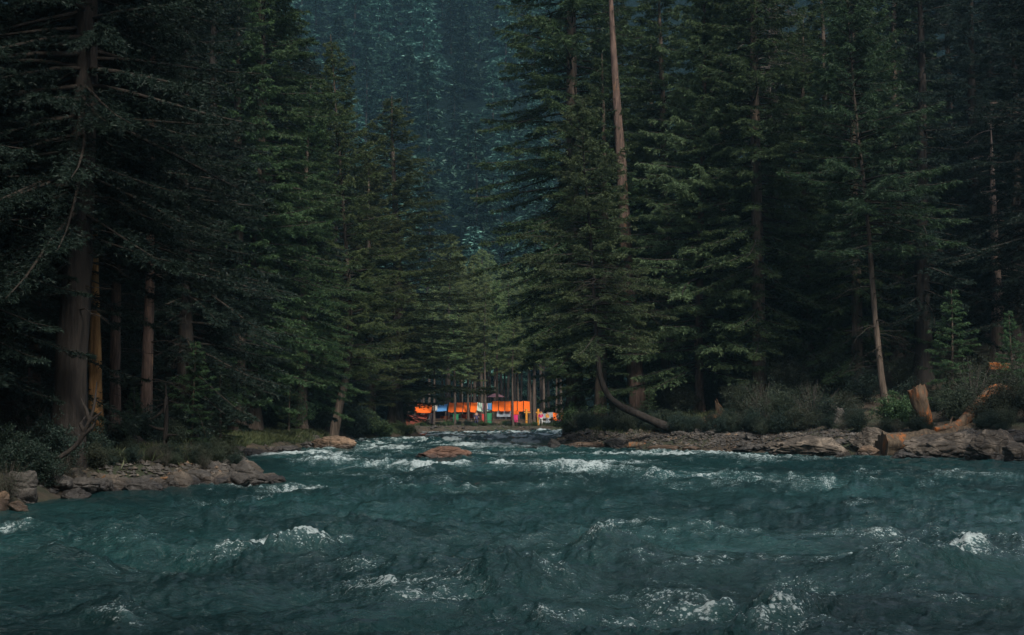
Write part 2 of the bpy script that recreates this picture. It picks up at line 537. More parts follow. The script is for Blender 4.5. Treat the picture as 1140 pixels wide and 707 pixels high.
def axis(lo, a, b, hi, step, grow=1.12):
    mid = list(np.arange(a, b + 1e-6, step))
    s, q, r = step, b, []
    while q < hi:
        s = min(s * grow, 12)
        q += s
        r.append(q)
    s, q, l = step, a, []
    while q > lo:
        s = min(s * grow, 12)
        q -= s
        l.append(q)
    return np.array(l[::-1] + mid + r)
def grid_faces(ny, nx):
    i = np.arange(ny - 1)[:, None] * nx
    j = np.arange(nx - 1)[None]
    return np.stack([i + j, i + j + 1, i + nx + j + 1, i + nx + j], -1).reshape(-1, 4)
gx, gy = axis(-150, -42, 42, 150, 0.45), axis(-70, 20, 165, 540, 0.45)
XX, YY = np.meshgrid(gx, gy)
ZZ = height(XX, YY)
gv, gf = np.stack([XX, YY, ZZ], -1).reshape(-1, 3), grid_faces(len(gy), len(gx))
fc = gv[gf].mean(1)
hill_f = (fc[:, 1] > 246) | ((np.abs(fc[:, 0]) > 52) & (fc[:, 1] > 20))
for nm, sel, mt in (('ground', ~hill_f, FLOOR), ('hills', hill_f, HILLM)):
    b = MB()
    idx, inv = np.unique(gf[sel], return_inverse=True)
    b.add(gv[idx], inv.reshape(-1, 4))
    tag(b.build(nm, mt), kind='structure')

# ------------------------------------------------------------------ water surface: a fan of rings so the mesh is finer close by
rows = 1.0 / np.linspace(1 / 5.0, 1 / 36.0, 560)
rows = np.concatenate([rows, np.arange(36.4, 185, 0.42)])
cols = np.linspace(-1, 1, 1300)
TH = np.tan(cols * R(33))
WX = rows[:, None] * TH[None]
WY = np.repeat(rows[:, None], len(cols), 1)
def blob(px, py, rx, ry, x, y):
    c = gnd(px, py)
    sx, sy = rx * c[1] / FPX, c[1] * ry / (py - HOR)
    return np.exp(-((x - c[0]) / sx) ** 2 - ((y - c[1]) / sy) ** 2)
WAVES = [(565, 668, 42, 12, .34), (600, 655, 120, 14, .14), (300, 628, 65, 10, .30), (1030, 640, 90, 10, .22), (690, 625, 55, 10, .24), (960, 582, 70, 6, .22),
         (965, 555, 60, 4, .20), (850, 560, 60, 5, .12), (700, 560, 60, 5, .14), (130, 612, 45, 7, .22), (480, 640, 60, 9, .12), (440, 672, 90, 12, .16), (1110, 625, 70, 8, .18),
         (130, 690, 40, 10, .2), (420, 600, 60, 6, .14), (780, 595, 70, 6, .16), (250, 660, 60, 8, .2), (60, 640, 60, 8, .2), (860, 690, 60, 12, .18), (490, 528, 30, 3, .25),
         (620, 526, 70, 3, .22), (800, 512, 90, 2, .18), (350, 515, 50, 2, .2)]
FOAM = [(300, 617, 62, 8, .68), (340, 621, 34, 6, .6), (1015, 626, 70, 6, .36), (985, 634, 40, 3, .4), (1060, 619, 35, 4, .3), (930, 632, 70, 4, .35), (445, 662, 70, 8, .58), (490, 680, 50, 6, .58), (540, 655, 35, 4, .45),
        (570, 640, 28, 6, .35), (700, 672, 60, 6, .24), (760, 690, 60, 8, .28), (640, 695, 70, 5, .4), (485, 522, 30, 4, .8), (440, 520, 50, 3, .4), (600, 520, 45, 3.0, .75), (680, 516, 40, 2.6, .7), (640, 527, 40, 3, .5),
        (760, 507, 60, 2.4, .7), (850, 512, 50, 2.0, .55), (700, 507, 50, 2.0, .6), (300, 545, 70, 2.6, .5), (340, 550, 30, 2.0, .65), (250, 556, 50, 2.0, .3), (380, 516, 36, 2.2, .7), (345, 506, 40, 1.6, .75),
        (300, 508, 30, 1.6, .5), (420, 500, 40, 1.4, .4), (555, 497, 50, 1.6, .4), (560, 508, 60, 1.6, .4), (130, 609, 45, 8, .25), (150, 640, 50, 7, .3), (60, 610, 30, 4, .25), (130, 700, 30, 6, .55), (20, 592, 40, 2.5, .35),
        (970, 548, 45, 3.5, .42), (960, 572, 35, 4, .3), (700, 590, 40, 4, .25), (640, 614, 24, 4, .42), (910, 660, 70, 9, .3), (1000, 600, 60, 4, .15), (560, 548, 80, 4, .15), (860, 540, 120, 5, .2), (780, 530, 100, 5, .25),
        (1120, 605, 40, 4, .25), (400, 640, 60, 6, .22), (850, 700, 60, 10, .4), (1080, 530, 50, 3, .2), (520, 487, 80, 1.5, .35), (470, 492, 40, 1.2, .35)]
wx_ = WX + 0.7 * fbm(WX * 0.3, WY * 0.3, 4.0, 2)
wy_ = WY + 0.7 * fbm(WX * 0.3 + 9, WY * 0.3, 8.0, 2)
def ridge(f, e, k):
    return 1 - 2 * np.abs(noise3(wx_ * f * e + 3.1 * k, wy_ * f, 1.7 * k + 1.0))
r1, r2 = ridge(0.36, 0.6, 1), ridge(0.8, 0.62, 2)
amp = 0.7 + 0.6 * sstep(-0.3, 0.4, noise3(WX * 0.09, WY * 0.09, 3.0))
SP_ = np.minimum(WY * WY / 3132.0, 0.42)                                     # spacing of the rings at this distance
H = 0.20 * (r1 - 0.5) + 0.11 * (r2 - 0.5) + 0.10 * fbm(wx_ * 0.4, wy_ * 0.6, 6.0, 2)
for k, (f, a_, e_) in enumerate(((1.5, 0.090, 0.62), (2.7, 0.070, 0.7), (5.0, 0.036, 0.85), (9.0, 0.013, 0.9))):
    H = H + a_ * (ridge(f, e_, 3 + k) - 0.5) * (1 - 0.75 * sstep(0.6, 3.0, SP_ * f * 0.5))
H = H * amp
fn1 = fbm(wx_ * 1.3, wy_ * 1.1, 13.0, 4, 0.65)
fn2 = fbm(WX * 5.0, WY * 4.0, 15.0, 3, 0.65)
G = 0.26 * sstep(0.5, 0.95, r2) * sstep(0.1, 0.8, r1) * sstep(-0.35, 0.25, noise3(WX * 0.07, WY * 0.055, 21.0))
for (px, py, rx, ry, q) in FOAM:
    G = G + 1.25 * q * blob(px, py, rx, ry, wx_ * 0.5 + WX * 0.5, wy_ * 0.5 + WY * 0.5)
foam = np.clip(G * (0.75 + 0.9 * fn1 + 0.55 * fn2) + 0.16 * sstep(0.25, 0.9, fn1 + 0.6 * fn2) * sstep(-0.4, 0.3, noise3(WX * 0.16, WY * 0.12, 23.0)), 0, 1)
for (px, py, rx, ry, q) in WAVES:
    H = H + q * blob(px, py, rx, ry, WX * 0.6 + wx_ * 0.4, WY * 0.6 + wy_ * 0.4) * (1.05 + 0.5 * fn1)
dw = river_dist(WX, WY)
H = H * (0.30 + 0.70 * sstep(0.0, 4.0, -dw))
H = H * (1 + 0.35 * sstep(60, 120, WY))
H = H + 0.10 * foam
far_rip = sstep(55, 110, WY) * (1 - sstep(150, 160, WY))
foam = foam + far_rip * 0.95 * sstep(-0.15, 0.45, fbm(WX * 0.55, WY * 0.28, 31.0, 4, 0.6))
b = MB()
b.add(np.stack([WX, WY, H], -1), grid_faces(len(rows), len(cols)))
tag(b.build('river_water', WATER, attrs={'foam': np.clip(foam, 0, 1.2).ravel()}), kind='structure')

# ------------------------------------------------------------------ conifers
def unit(a):
    return a / (np.linalg.norm(a, axis=-1, keepdims=True) + 1e-9)
def sliver_quads(p, d, ln, w, rng, up=0.9):
    """leaf-sized diamond faces from base points p along directions d"""
    n = len(p)
    side = np.cross(d, np.array([0, 0, up]) + 0.65 * rng.normal(size=(n, 3)))
    side = unit(side) * (w / 2)[:, None]
    mid = p + d * (0.42 * ln)[:, None]
    v = np.stack([p, mid + side, p + d * ln[:, None], mid - side], 1).reshape(-1, 3)
    f = np.arange(n * 4).reshape(n, 4)
    return v, f
def conifer(seed, H, cb, Rm, path=None, r0=0.35, whorl=0.42, per=5, power=0.8, e_lo=-12, e_hi=35, droop=0.22, tw_sp=0.15, tufts=4, nsl=7, sl=(0.17, 0.034),
            hang=0.25, gap=0.12, az_bias=None, limbs=True, dead=0, dead_rng=(0.1, 0.5), dead_len=1.6, sides=14, flare=0.7, lump=0.5, top=None, twl=1.0, rz_=0.30, up=0.9):
    """returns (trunk MB, crown MB, tip attribute). cb = height of the lowest live branch"""
    rng = np.random.RandomState(seed)
    top = H if top is None else top
    tz = np.linspace(0, 1, 36) ** 1.25
    if path is None:
        bx, by = rng.normal(size=2) * 0.012 * H
        pth = np.stack([bx * tz ** 2 + 0.006 * H * np.sin(tz * 5 + seed), by * tz ** 2 + 0.005 * H * np.sin(tz * 4 + 2 * seed), tz * H], 1)
    else:
        pk = np.array(path, float)
        kk = np.linspace(0, 1, len(pk))
        q = np.linspace(0, 1, 44)
        pth = np.stack([np.interp(q, kk, pk[:, k]) for k in range(3)], 1)
        for _ in range(4):
            pth[1:-1] = 0.25 * pth[:-2] + 0.5 * pth[1:-1] + 0.25 * pth[2:]
        tz = q
    rad = r0 * (1 - tz) ** 0.85 + 0.015 + r0 * flare * np.exp(-tz * H / 0.55)
    trunk = MB()
    pth0 = pth.copy()
    pth0[0, 2] -= 0.5
    trunk.tube(pth0, rad, sides, 0, True, 0.22, seed)
    def on_trunk(z):
        return np.stack([np.interp(z, pth[:, 2], pth[:, k]) for k in range(2)] + [z], -1)
    def r_at(z):
        return np.interp(z, pth[:, 2], rad)
    V, F, T, n0 = [], [], [], 0
    z = cb
    br = []
    while z < top * 0.985:
        t = (top - z) / (top - cb)
        step = whorl * (0.45 + 0.75 * t)
        k = max(3, int(per * (0.6 + 0.4 * t) + rng.rand()))
        a0 = rng.rand() * 6.28
        for j in range(k):
            if rng.rand() < gap:
                continue
            az = a0 + 6.283 * j / k + rng.normal() * 0.25
            zz = z + rng.uniform(-0.5, 0.5) * step
            tt = np.clip((top - zz) / (top - cb), 0, 1)
            L = Rm * (tt ** power) * (1 - 0.30 * max(0, tt - 0.8) / 0.2) * rng.uniform(0.72, 1.12)
            L *= 1 + lump * float(noise3(math.cos(az) * 1.1 + seed, math.sin(az) * 1.1, zz * 0.33))
            if az_bias is not None:
                L *= 1 + az_bias[1] * math.cos(az - az_bias[0])
            L = max(L, 0.22)
            br.append((min(zz, top * 0.99), az, L, R(e_lo + (e_hi - e_lo) * (1 - tt) ** 1.4) + rng.normal() * 0.09))
        z += step
    for (zz, az, L, e) in br:
        o = on_trunk(np.array([zz]))[0]
        fw = np.array([math.cos(az), math.sin(az), 0])
        sd = np.array([-math.sin(az), math.cos(az), 0])
        dr = droop * rng.uniform(0.6, 1.4)
        sway = rng.normal() * 0.12
        def pos(s):
            s = np.asarray(s)
            return o + fw * (L * s)[..., None] + sd * (L * sway * s * s)[..., None] + np.array([0, 0, 1.0]) * (L * (math.tan(e) * s - dr * s ** 2 + 0.55 * dr * s ** 4))[..., None]
        if limbs:
            s = np.linspace(0, 1, 5)
            rr = (0.012 * L + 0.012) * (1 - 0.85 * s)
            trunk.tube(pos(s), rr, 4, 1, False)
        nt_ = max(4, int(2 * L / tw_sp))
        s = 0.14 + 0.86 * rng.rand(nt_) ** 0.85
        s[0] = 1.0
        sgn = np.where(rng.rand(nt_) < 0.5, -1, 1)
        ang = rng.uniform(0.5, 1.15, nt_)
        tl = twl * (0.20 + np.minimum(0.34 * L * (1 - s), 0.75)) * rng.uniform(0.6, 1.2, nt_)
        td = unit(fw * np.cos(ang)[:, None] + sd * (sgn * np.sin(ang))[:, None] + np.stack([0 * ang, 0 * ang, rng.normal(-0.06, 0.14, nt_)], 1))
        P = pos(s)
        q = (np.arange(tufts)[None] + rng.rand(nt_, tufts)) / tufts
        C = P[:, None] + td[:, None] * (tl[:, None] * q)[..., None]
        C[..., 2] -= 0.22 * tl[:, None] * q ** 2 * (1 + 2 * hang)
        C = np.repeat(C.reshape(-1, 3), nsl, 0)
        D = np.repeat(np.repeat(td, tufts, 0), nsl, 0)
        n = len(C)
        D = unit(D * 0.75 + rng.normal(size=(n, 3)) * np.array([0.55, 0.55, rz_]) + np.array([0, 0, -hang]))
        ln = sl[0] * rng.uniform(0.6, 1.35, n)
        w = sl[1] * rng.uniform(0.7, 1.3, n)
        v, f = sliver_quads(C, D, ln, w, rng, up)
        tip = np.repeat(np.repeat(np.clip(s * 1.5 - 0.55, 0, 1), tufts) * (0.35 + 0.65 * q.ravel()), nsl) * rng.uniform(0.1, 0.8, n)
        V.append(v)
        F.append(f + n0)
        T.append(np.repeat(tip, 4))
        n0 += len(v)
    for k in range(dead):     # bare dead stubs and twigs
        zz = H * rng.uniform(*dead_rng)
        az = rng.rand() * 6.283
        L = dead_len * rng.uniform(0.25, 1.2)
        o = on_trunk(np.array([zz]))[0]
        fw = np.array([math.cos(az), math.sin(az), 0])
        s = np.linspace(0, 1, 6)[:, None]
        pp = o + fw * (r_at(zz) * 0.7 + L * s) + np.array([0, 0, 1]) * (L * (0.1 * s - rng.uniform(0.1, 0.6) * s * s)) + rng.normal(size=(6, 3)) * 0.03 * L * s
        trunk.tube(pp, 0.026 * (1 - 0.85 * s[:, 0]) * (0.5 + 0.4 * L), 4, 1, False)
        for j in range(int(3 * L)):
            u = rng.uniform(0.3, 1)
            a2 = az + rng.choice([-1, 1]) * rng.uniform(0.5, 1.1)
            b0 = np.array([np.interp(u, s[:, 0], pp[:, i]) for i in range(3)])
            d2 = np.array([math.cos(a2), math.sin(a2), rng.uniform(-0.5, 0.2)])
            trunk.tube([b0, b0 + d2 * 0.25 * L, b0 + d2 * 0.45 * L + np.array([0, 0, -0.08 * L])], [0.012, 0.009, 0.004], 3, 1, False)
    crown = MB()
    if V:
        crown.add(np.concatenate(V), np.concatenate(F))
        tipa = np.concatenate(T)
    else:
        tipa = np.zeros(0)
    return trunk, crown, tipa

# one mesh pair of each kind; the trees below share them
KIND = {}
def kind(key, bark, needle, **kw):
    t, c, a = conifer(**kw)
    KIND[key] = (t.mesh('trunk', [bark, LIMB]), c.mesh('crown', needle, smooth=False, attrs={'tip': a}), kw['H'])
kind('broad', BARK, N_MID, seed=1, H=26, cb=2.4, Rm=5.4, r0=0.40)
kind('broad_b', BARK, N_MID, seed=2, H=26, cb=2.0, Rm=5.0, r0=0.40, e_lo=-6, droop=0.28, hang=0.35, gap=0.18, lump=0.7)
kind('pine', BARK, N_LIGHT, seed=3, H=26, cb=2.8, Rm=5.2, r0=0.36, whorl=0.58, per=6, sl=(0.24, 0.036), hang=0.5, nsl=7, tw_sp=0.22, tufts=3, gap=0.15, lump=0.8, e_lo=-4, droop=0.12)
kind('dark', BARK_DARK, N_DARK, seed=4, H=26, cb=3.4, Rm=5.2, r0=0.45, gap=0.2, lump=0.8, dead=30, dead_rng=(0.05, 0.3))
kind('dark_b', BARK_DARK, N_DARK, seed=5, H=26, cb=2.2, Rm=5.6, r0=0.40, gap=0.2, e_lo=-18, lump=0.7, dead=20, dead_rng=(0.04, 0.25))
kind('olive', BARK, N_OLIVE, seed=6, H=24, cb=1.8, Rm=5.2, r0=0.34, e_lo=6, e_hi=42, droop=0.30, hang=0.1, lump=0.6)
kind('tall', BARK, N_MID, seed=14, H=46, cb=5.5, Rm=6.6, r0=0.52, whorl=0.55, per=7, power=0.62, tw_sp=0.2, sl=(0.22, 0.044), nsl=6, gap=0.12, lump=0.45)
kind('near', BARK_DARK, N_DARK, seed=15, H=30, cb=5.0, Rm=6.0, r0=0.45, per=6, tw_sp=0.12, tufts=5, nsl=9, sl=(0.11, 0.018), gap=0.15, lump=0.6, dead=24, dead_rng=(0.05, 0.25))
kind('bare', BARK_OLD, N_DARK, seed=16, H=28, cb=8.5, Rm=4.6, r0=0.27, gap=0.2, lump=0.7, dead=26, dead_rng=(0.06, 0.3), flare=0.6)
kind('slender', BARK_CAMP, N_GROVE, seed=8, H=22, cb=11.0, Rm=3.4, r0=0.20, whorl=0.5, per=5, tw_sp=0.2, sl=(0.28, 0.06), flare=0.3, lump=0.7, tufts=4, nsl=4)
kind('slender_b', BARK_CAMP, N_GROVE, seed=9, H=22, cb=9.0, Rm=4.2, r0=0.22, whorl=0.5, per=5, tw_sp=0.2, sl=(0.26, 0.05), flare=0.3, lump=0.7, e_lo=4, hang=0.4)
kind('young', BARK, N_MID, seed=10, H=8, cb=0.5, Rm=2.0, r0=0.10, whorl=0.36, per=5, tw_sp=0.14, sl=(0.17, 0.026), flare=0.3, lump=0.6, nsl=5, hang=0.3, sides=8, e_lo=5)
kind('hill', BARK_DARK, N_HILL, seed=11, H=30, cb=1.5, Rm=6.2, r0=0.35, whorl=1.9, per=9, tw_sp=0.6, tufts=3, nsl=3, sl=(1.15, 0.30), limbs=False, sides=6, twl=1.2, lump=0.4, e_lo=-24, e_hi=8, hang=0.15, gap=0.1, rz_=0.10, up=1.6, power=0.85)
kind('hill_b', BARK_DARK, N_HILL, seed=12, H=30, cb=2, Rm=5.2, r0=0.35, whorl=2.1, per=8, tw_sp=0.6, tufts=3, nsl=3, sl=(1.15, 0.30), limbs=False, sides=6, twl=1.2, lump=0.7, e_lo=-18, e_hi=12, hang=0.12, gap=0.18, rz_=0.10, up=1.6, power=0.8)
PROTO = {}
def tree(key, x, y, Ht, label, rz=None, group=None, name='conifer_tree', z=None, widen=1.0):
    t_me, c_me, H0 = KIND[key]
    rg = random.Random(int(x * 131 + y * 977 + Ht * 17))
    z = gz(x, y) if z is None else z
    rz = rg.uniform(0, 6.28) if rz is None else rz
    s = Ht / H0
    if key not in PROTO:
        o = thing(name, label, 'tree', (x, y, z), rz, group, s)
        link('trunk', t_me, o)
        link('crown', c_me, o)
        PROTO[key] = o
    else:
        o = copy_tree(PROTO[key])
        o.name = name
        for k in ('group',):
            if k in o: del o[k]
        tag(o, label, 'tree', group)
        o.location = (x, y, z)
        o.rotation_euler = (0, 0, rz)
        o.scale = (s, s, s)
    w = rg.uniform(0.92, 1.12) * widen
    o.scale = (s * w, s * w, s)
    return o
def tree_px(key, px, Y, top_py, label, **kw):
    """tree whose trunk stands at photo column px at distance Y and whose tip reaches photo row top_py"""
    x = X(px, Y)
    for _ in range(60):      # keep the foot on dry land
        if river_dist(x, Y) > 1.2: break
        x += 0.4 if x > 0 else -0.4
    z = gz(x, Y)
    return tree(key, x, Y, at(px, top_py, Y)[2] - z, label, **kw)
def own_tree(label, x, y, bark, needle, name='conifer_tree', z=None, **kw):
    o = thing(name, label, 'tree', (x, y, gz(x, y) if z is None else z))
    t, c, a = conifer(**kw)
    t.build('trunk', [bark, bark if bark in (DRYBR, BARK_PALE) else LIMB], o)
    if len(a):
        c.build('crown', needle, o, smooth=False, attrs={'tip': a})
    return o
def px_path(pts, Y, base):
    """trunk path from photo pixels at distance Y, relative to base"""
    out = [at(px, py, Y + dy) - base for (px, py, dy) in pts]
    return [tuple(p) for p in out]

# ---- right bank, front row
def base_of(px, Y):
    x = X(px, Y)
    return np.array([x, Y, gz(x, Y)])
B = base_of(712, 89)
own_tree('tall old conifer with bare pale upper trunk and a thick flaring foot of tan bark', B[0], B[1], BARK_OLD, N_MID, name='old_conifer_tree', seed=21, H=36, cb=5.5, Rm=2.6, r0=0.55, flare=0.55,
         path=[(0, 0, 0)] + px_path([(705, 390, 0), (699, 320, 0), (692, 190, 0), (685, 90, 0), (680, 0, 0), (676, -110, 0)], 89, B), top=16, dead=70, dead_rng=(0.25, 0.8), dead_len=0.9, gap=0.45, power=0.35, sides=18)
B = base_of(757, 78.5)
own_tree('conifer whose dark trunk leans low over the bank then bends straight up', B[0], B[1], BARK_DARK, N_LIGHT, name='leaning_conifer_tree', seed=22, H=19, cb=5.0, Rm=4.8, r0=0.28, flare=0.05,
         path=[(0.9, 0.4, -0.7), (0, 0, -0.05)] + px_path([(740, 475, 0), (715, 463, 0), (692, 454, 0), (675, 440, 0), (666, 415, 0), (662, 345, 0), (656, 240, 0), (650, 190, 0), (649, 147, 0)], 78.5, B), dead=26, dead_rng=(0.32, 0.5), dead_len=3.0, e_lo=-4, lump=0.7, power=0.7)
tree_px('tall', 622, 94, -330, label= 'tall dense conifer edging the gap where the far hillside shows', rz=0.4)
tree_px('broad_b', 671, 90, 60, 'conifer with straight tan trunk standing just behind the bent leaning one')
B = base_of(782, 87)
own_tree('broad conifer with light drooping boughs and orange patches on its lower trunk', B[0], B[1], BARK_OLD, N_LIGHT, name='broad_pine_tree', seed=23, H=31, cb=2.6, Rm=6.4, r0=0.27, whorl=0.5, per=7, sl=(0.25, 0.04), az_bias=(-1.5, 0.25), hang=0.5,
         nsl=7, tw_sp=0.22, tufts=3, gap=0.12, lump=0.6, e_lo=-5, droop=0.14, dead=18, dead_rng=(.04, .2))
tree_px('tall', 842, 84, -240, label= 'tall thick conifer between the broad drooping conifer and the slender bare-stemmed one')
B = base_of(990, 76)
own_tree('slender conifer with long bare lower stem and upswept boughs above', B[0], B[1], BARK, N_DEEP, name='slender_conifer_tree', seed=24, H=25, cb=9.0, Rm=5.0, r0=0.20, flare=0.4, whorl=0.5, sl=(0.24, 0.036), hang=0.3, nsl=7,
         tw_sp=0.2, tufts=3, gap=0.2, path=[(0, 0, 0)] + px_path([(982, 430, 0), (972, 330, 0), (966, 240, 0), (952, 120, 0), (942, -10, 0)], 76, B), dead=30, dead_rng=(0.1, 0.42), dead_len=1.9, e_lo=4, lump=0.6, per=7, az_bias=(-1.6, 0.25))
tree_px('dark', 1032, 82, -120, 'dark conifer with a stout straight trunk behind the young bushy pine', rz=1.0)
tree_px('broad', 953, 84, -40, 'dark conifer right behind the slender bare-stemmed one')
tree_px('broad_b', 900, 88, 20, 'conifer with a tangle of grey twigs below its drooping green boughs')
B = base_of(1112, 84)
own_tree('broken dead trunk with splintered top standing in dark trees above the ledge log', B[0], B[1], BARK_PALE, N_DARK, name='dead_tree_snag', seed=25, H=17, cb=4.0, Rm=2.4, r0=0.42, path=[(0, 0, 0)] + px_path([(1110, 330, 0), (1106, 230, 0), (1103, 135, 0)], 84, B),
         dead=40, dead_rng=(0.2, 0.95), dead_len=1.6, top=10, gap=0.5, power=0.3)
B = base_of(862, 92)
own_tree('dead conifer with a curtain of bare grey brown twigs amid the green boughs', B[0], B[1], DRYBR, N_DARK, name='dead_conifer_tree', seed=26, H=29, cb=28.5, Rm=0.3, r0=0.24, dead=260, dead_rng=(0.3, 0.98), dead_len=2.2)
tree_px('young', 1062, 74, 322, 'young bushy bright green pine standing behind the rotten orange stump', name='young_pine_tree')
tree_px('young', 1128, 72, 345, 'young pine at the frame edge above the curved rotten trunk', name='young_pine_tree')
tree_px('young', 722, 82, 430, 'low young conifer on the bank below the thick tan trunk', name='young_pine_tree')
for (px, Y, top, lab) in ((1090, 96, -80, 'dark'), (1135, 88, -60, 'dark_b'), (1000, 96, -100, 'broad'), (925, 100, -60, 'broad'), (805, 100, -80, 'broad_b'), (745, 98, -40, 'broad'), (1060, 105, -90, 'dark_b'), (870, 108, -110, 'broad'),
                          (1165, 78, -120, 'dark'), (690, 106, -30, 'broad'), (640, 112, 40, 'broad_b'), (770, 115, -60, 'broad'), (1020, 118, -90, 'dark'), (950, 122, -80, 'broad_b'), (1110, 118, -90, 'dark_b'), (840, 126, -60, 'broad'), (720, 128, -30, 'broad_b'), (1180, 105, -100, 'dark_b'),
                          (1210, 92, -60, 'dark'), (660, 128, 0, 'broad'), (1150, 125, -110, 'dark')):
    tree_px(lab, px, Y, top, 'tall dark conifer crowded deep in the forest behind the boulder bank', group='deep forest trees behind the boulder bank')

# ---- left bank
B = base_of(80, 37.5)
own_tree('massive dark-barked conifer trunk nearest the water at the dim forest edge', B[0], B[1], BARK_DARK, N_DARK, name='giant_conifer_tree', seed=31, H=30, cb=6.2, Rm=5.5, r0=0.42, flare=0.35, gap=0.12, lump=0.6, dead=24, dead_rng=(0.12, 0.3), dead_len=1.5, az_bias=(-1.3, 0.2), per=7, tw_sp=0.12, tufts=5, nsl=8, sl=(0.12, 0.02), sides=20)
B = base_of(108, 41)
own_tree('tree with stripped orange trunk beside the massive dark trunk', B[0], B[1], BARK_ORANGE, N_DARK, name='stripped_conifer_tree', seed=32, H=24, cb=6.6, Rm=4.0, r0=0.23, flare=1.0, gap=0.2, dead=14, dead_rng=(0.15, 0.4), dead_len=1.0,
         path=[(0, 0, 0)] + px_path([(106, 430, 0), (105, 330, 0), (105, 250, 0), (108, -80, 0)], 41, B))
tree_px('bare', 40, 42, -200, 'dark conifer with pale grey trunk farthest toward the dim frame edge', rz=2.0)
tree_px('bare', 131, 43, -150, 'dark conifer with thin tan-edged trunk just past the stripped orange trunk')
tree_px('bare', 162, 49, -140, 'dark conifer with slim trunk behind the rocky spit')
tree_px('dark_b', 205, 60, -120, 'dark conifer with hanging boughs over the grassy bank')
tree_px('broad_b', 262, 78, -70, 'tall conifer with a wide dark trunk rising from the grassy bank')
tree_px('tall', 285, 82, -230, label= 'tall dense conifer whose tip leaves the frame beside the hillside gap')
B = base_of(371, 97)
own_tree('conifer with a leaning brown stem and upswept boughs above the grassy mound', B[0], B[1], BARK, N_OLIVE, name='upswept_conifer_tree', seed=33, H=28, cb=4.0, Rm=6.2, r0=0.33, e_lo=8, e_hi=42, droop=0.32, hang=0.12, lump=0.5,
         path=[(0, 0, 0)] + px_path([(378, 450, 0), (389, 405, 0), (390, 340, 0), (380, 200, 0), (368, 38, 0)], 97, B), flare=0.3)
tree_px('olive', 440, 122, 106, 'olive green conifer leaning its pointed tip into the hillside gap', rz=0.3, widen=1.3)
tree_px('broad', 335, 90, 90, 'dark green conifer on the grassy bank before the upswept one')
tree_px('olive', 412, 118, 170, widen=1.2, label= 'smaller olive conifer between the two pointed trees by the gap', rz=1.4)
tree_px('broad_b', 436, 128, 262, widen=1.0, label= 'conifer standing over the green bush at the river bend')
tree_px('broad', 385, 104, 300, 'short bushy conifer leaning over the grassy mound')
tree_px('young', 215, 58, 380, 'young feathery conifer on the shaded grassy bank', name='young_pine_tree')
tree_px('young', 245, 66, 395, 'young conifer left of the wide dark trunk on the grassy bank', name='young_pine_tree')
tree_px('young', 322, 84, 400, 'young conifer between the grassy bank and the grassy mound', name='young_pine_tree')
tree_px('young', 150, 46, 430, 'young scrawny conifer in deep shade behind the rocky spit', name='young_pine_tree')
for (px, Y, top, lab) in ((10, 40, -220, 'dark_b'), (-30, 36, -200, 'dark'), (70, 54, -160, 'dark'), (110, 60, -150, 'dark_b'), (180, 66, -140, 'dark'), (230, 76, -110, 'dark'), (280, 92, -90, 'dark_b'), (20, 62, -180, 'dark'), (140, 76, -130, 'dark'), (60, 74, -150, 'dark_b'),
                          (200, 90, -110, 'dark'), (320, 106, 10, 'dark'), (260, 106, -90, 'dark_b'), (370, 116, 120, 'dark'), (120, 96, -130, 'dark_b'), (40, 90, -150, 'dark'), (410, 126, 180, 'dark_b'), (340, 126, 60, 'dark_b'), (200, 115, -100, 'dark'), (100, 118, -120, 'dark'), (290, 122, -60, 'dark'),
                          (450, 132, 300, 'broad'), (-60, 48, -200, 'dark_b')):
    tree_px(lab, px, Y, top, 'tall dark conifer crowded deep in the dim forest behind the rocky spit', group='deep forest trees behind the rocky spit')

# ---- the grove round the camp at the bend
camp_lab = 'slender conifer with a thin bare trunk in the grove around the orange stalls'
tree_px('slender_b', 500, 172, 262, 'tallest light green conifer with a pointed tip behind the orange stalls', name='slender_conifer_tree')
tree_px('slender_b', 528, 176, 283, 'second tallest light conifer behind the stalls, its tip beside the tallest', name='slender_conifer_tree')
rg = random.Random(5)
for k, px in enumerate((472, 483, 497, 506, 512, 521, 525, 533, 540, 546, 553, 562, 571, 577, 590, 595, 606, 620, 634, 464)):
    Y = (156.4 + (k % 3) * 0.6) if k in (1, 3, 5, 8, 12) else rg.uniform(163, 184)
    tree_px(['slender', 'slender_b'][(k % 5) == 0], px, Y, rg.uniform(300, 352), camp_lab, group='slender trees round the stalls', name='slender_conifer_tree')
for k in range(26):
    Y = rg.uniform(186, 245)
    px = 455 + (k * 37 % 200)
    tree_px(['slender_b', 'slender'][k % 3 == 0], px, Y, rg.uniform(275, 330) if px > 490 else rg.uniform(300, 350), 'light conifer in the crowded stand behind the slender grove', group='stand behind the slender grove', name='conifer_tree')

# ---- the far hillside
rg = random.Random(11)
n = 0
for y in np.arange(258, 505, 22):
    xl, xr = X(300, y) - 6, X(640, y)
    x = xl + rg.uniform(0, 7)
    while x < xr:
        if n < 292:
            yy = y + rg.uniform(-9, 9)
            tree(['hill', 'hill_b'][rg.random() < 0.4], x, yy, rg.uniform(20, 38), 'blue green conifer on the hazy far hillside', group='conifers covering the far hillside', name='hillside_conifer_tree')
            n += 1
        x += rg.uniform(6.5, 13.0)

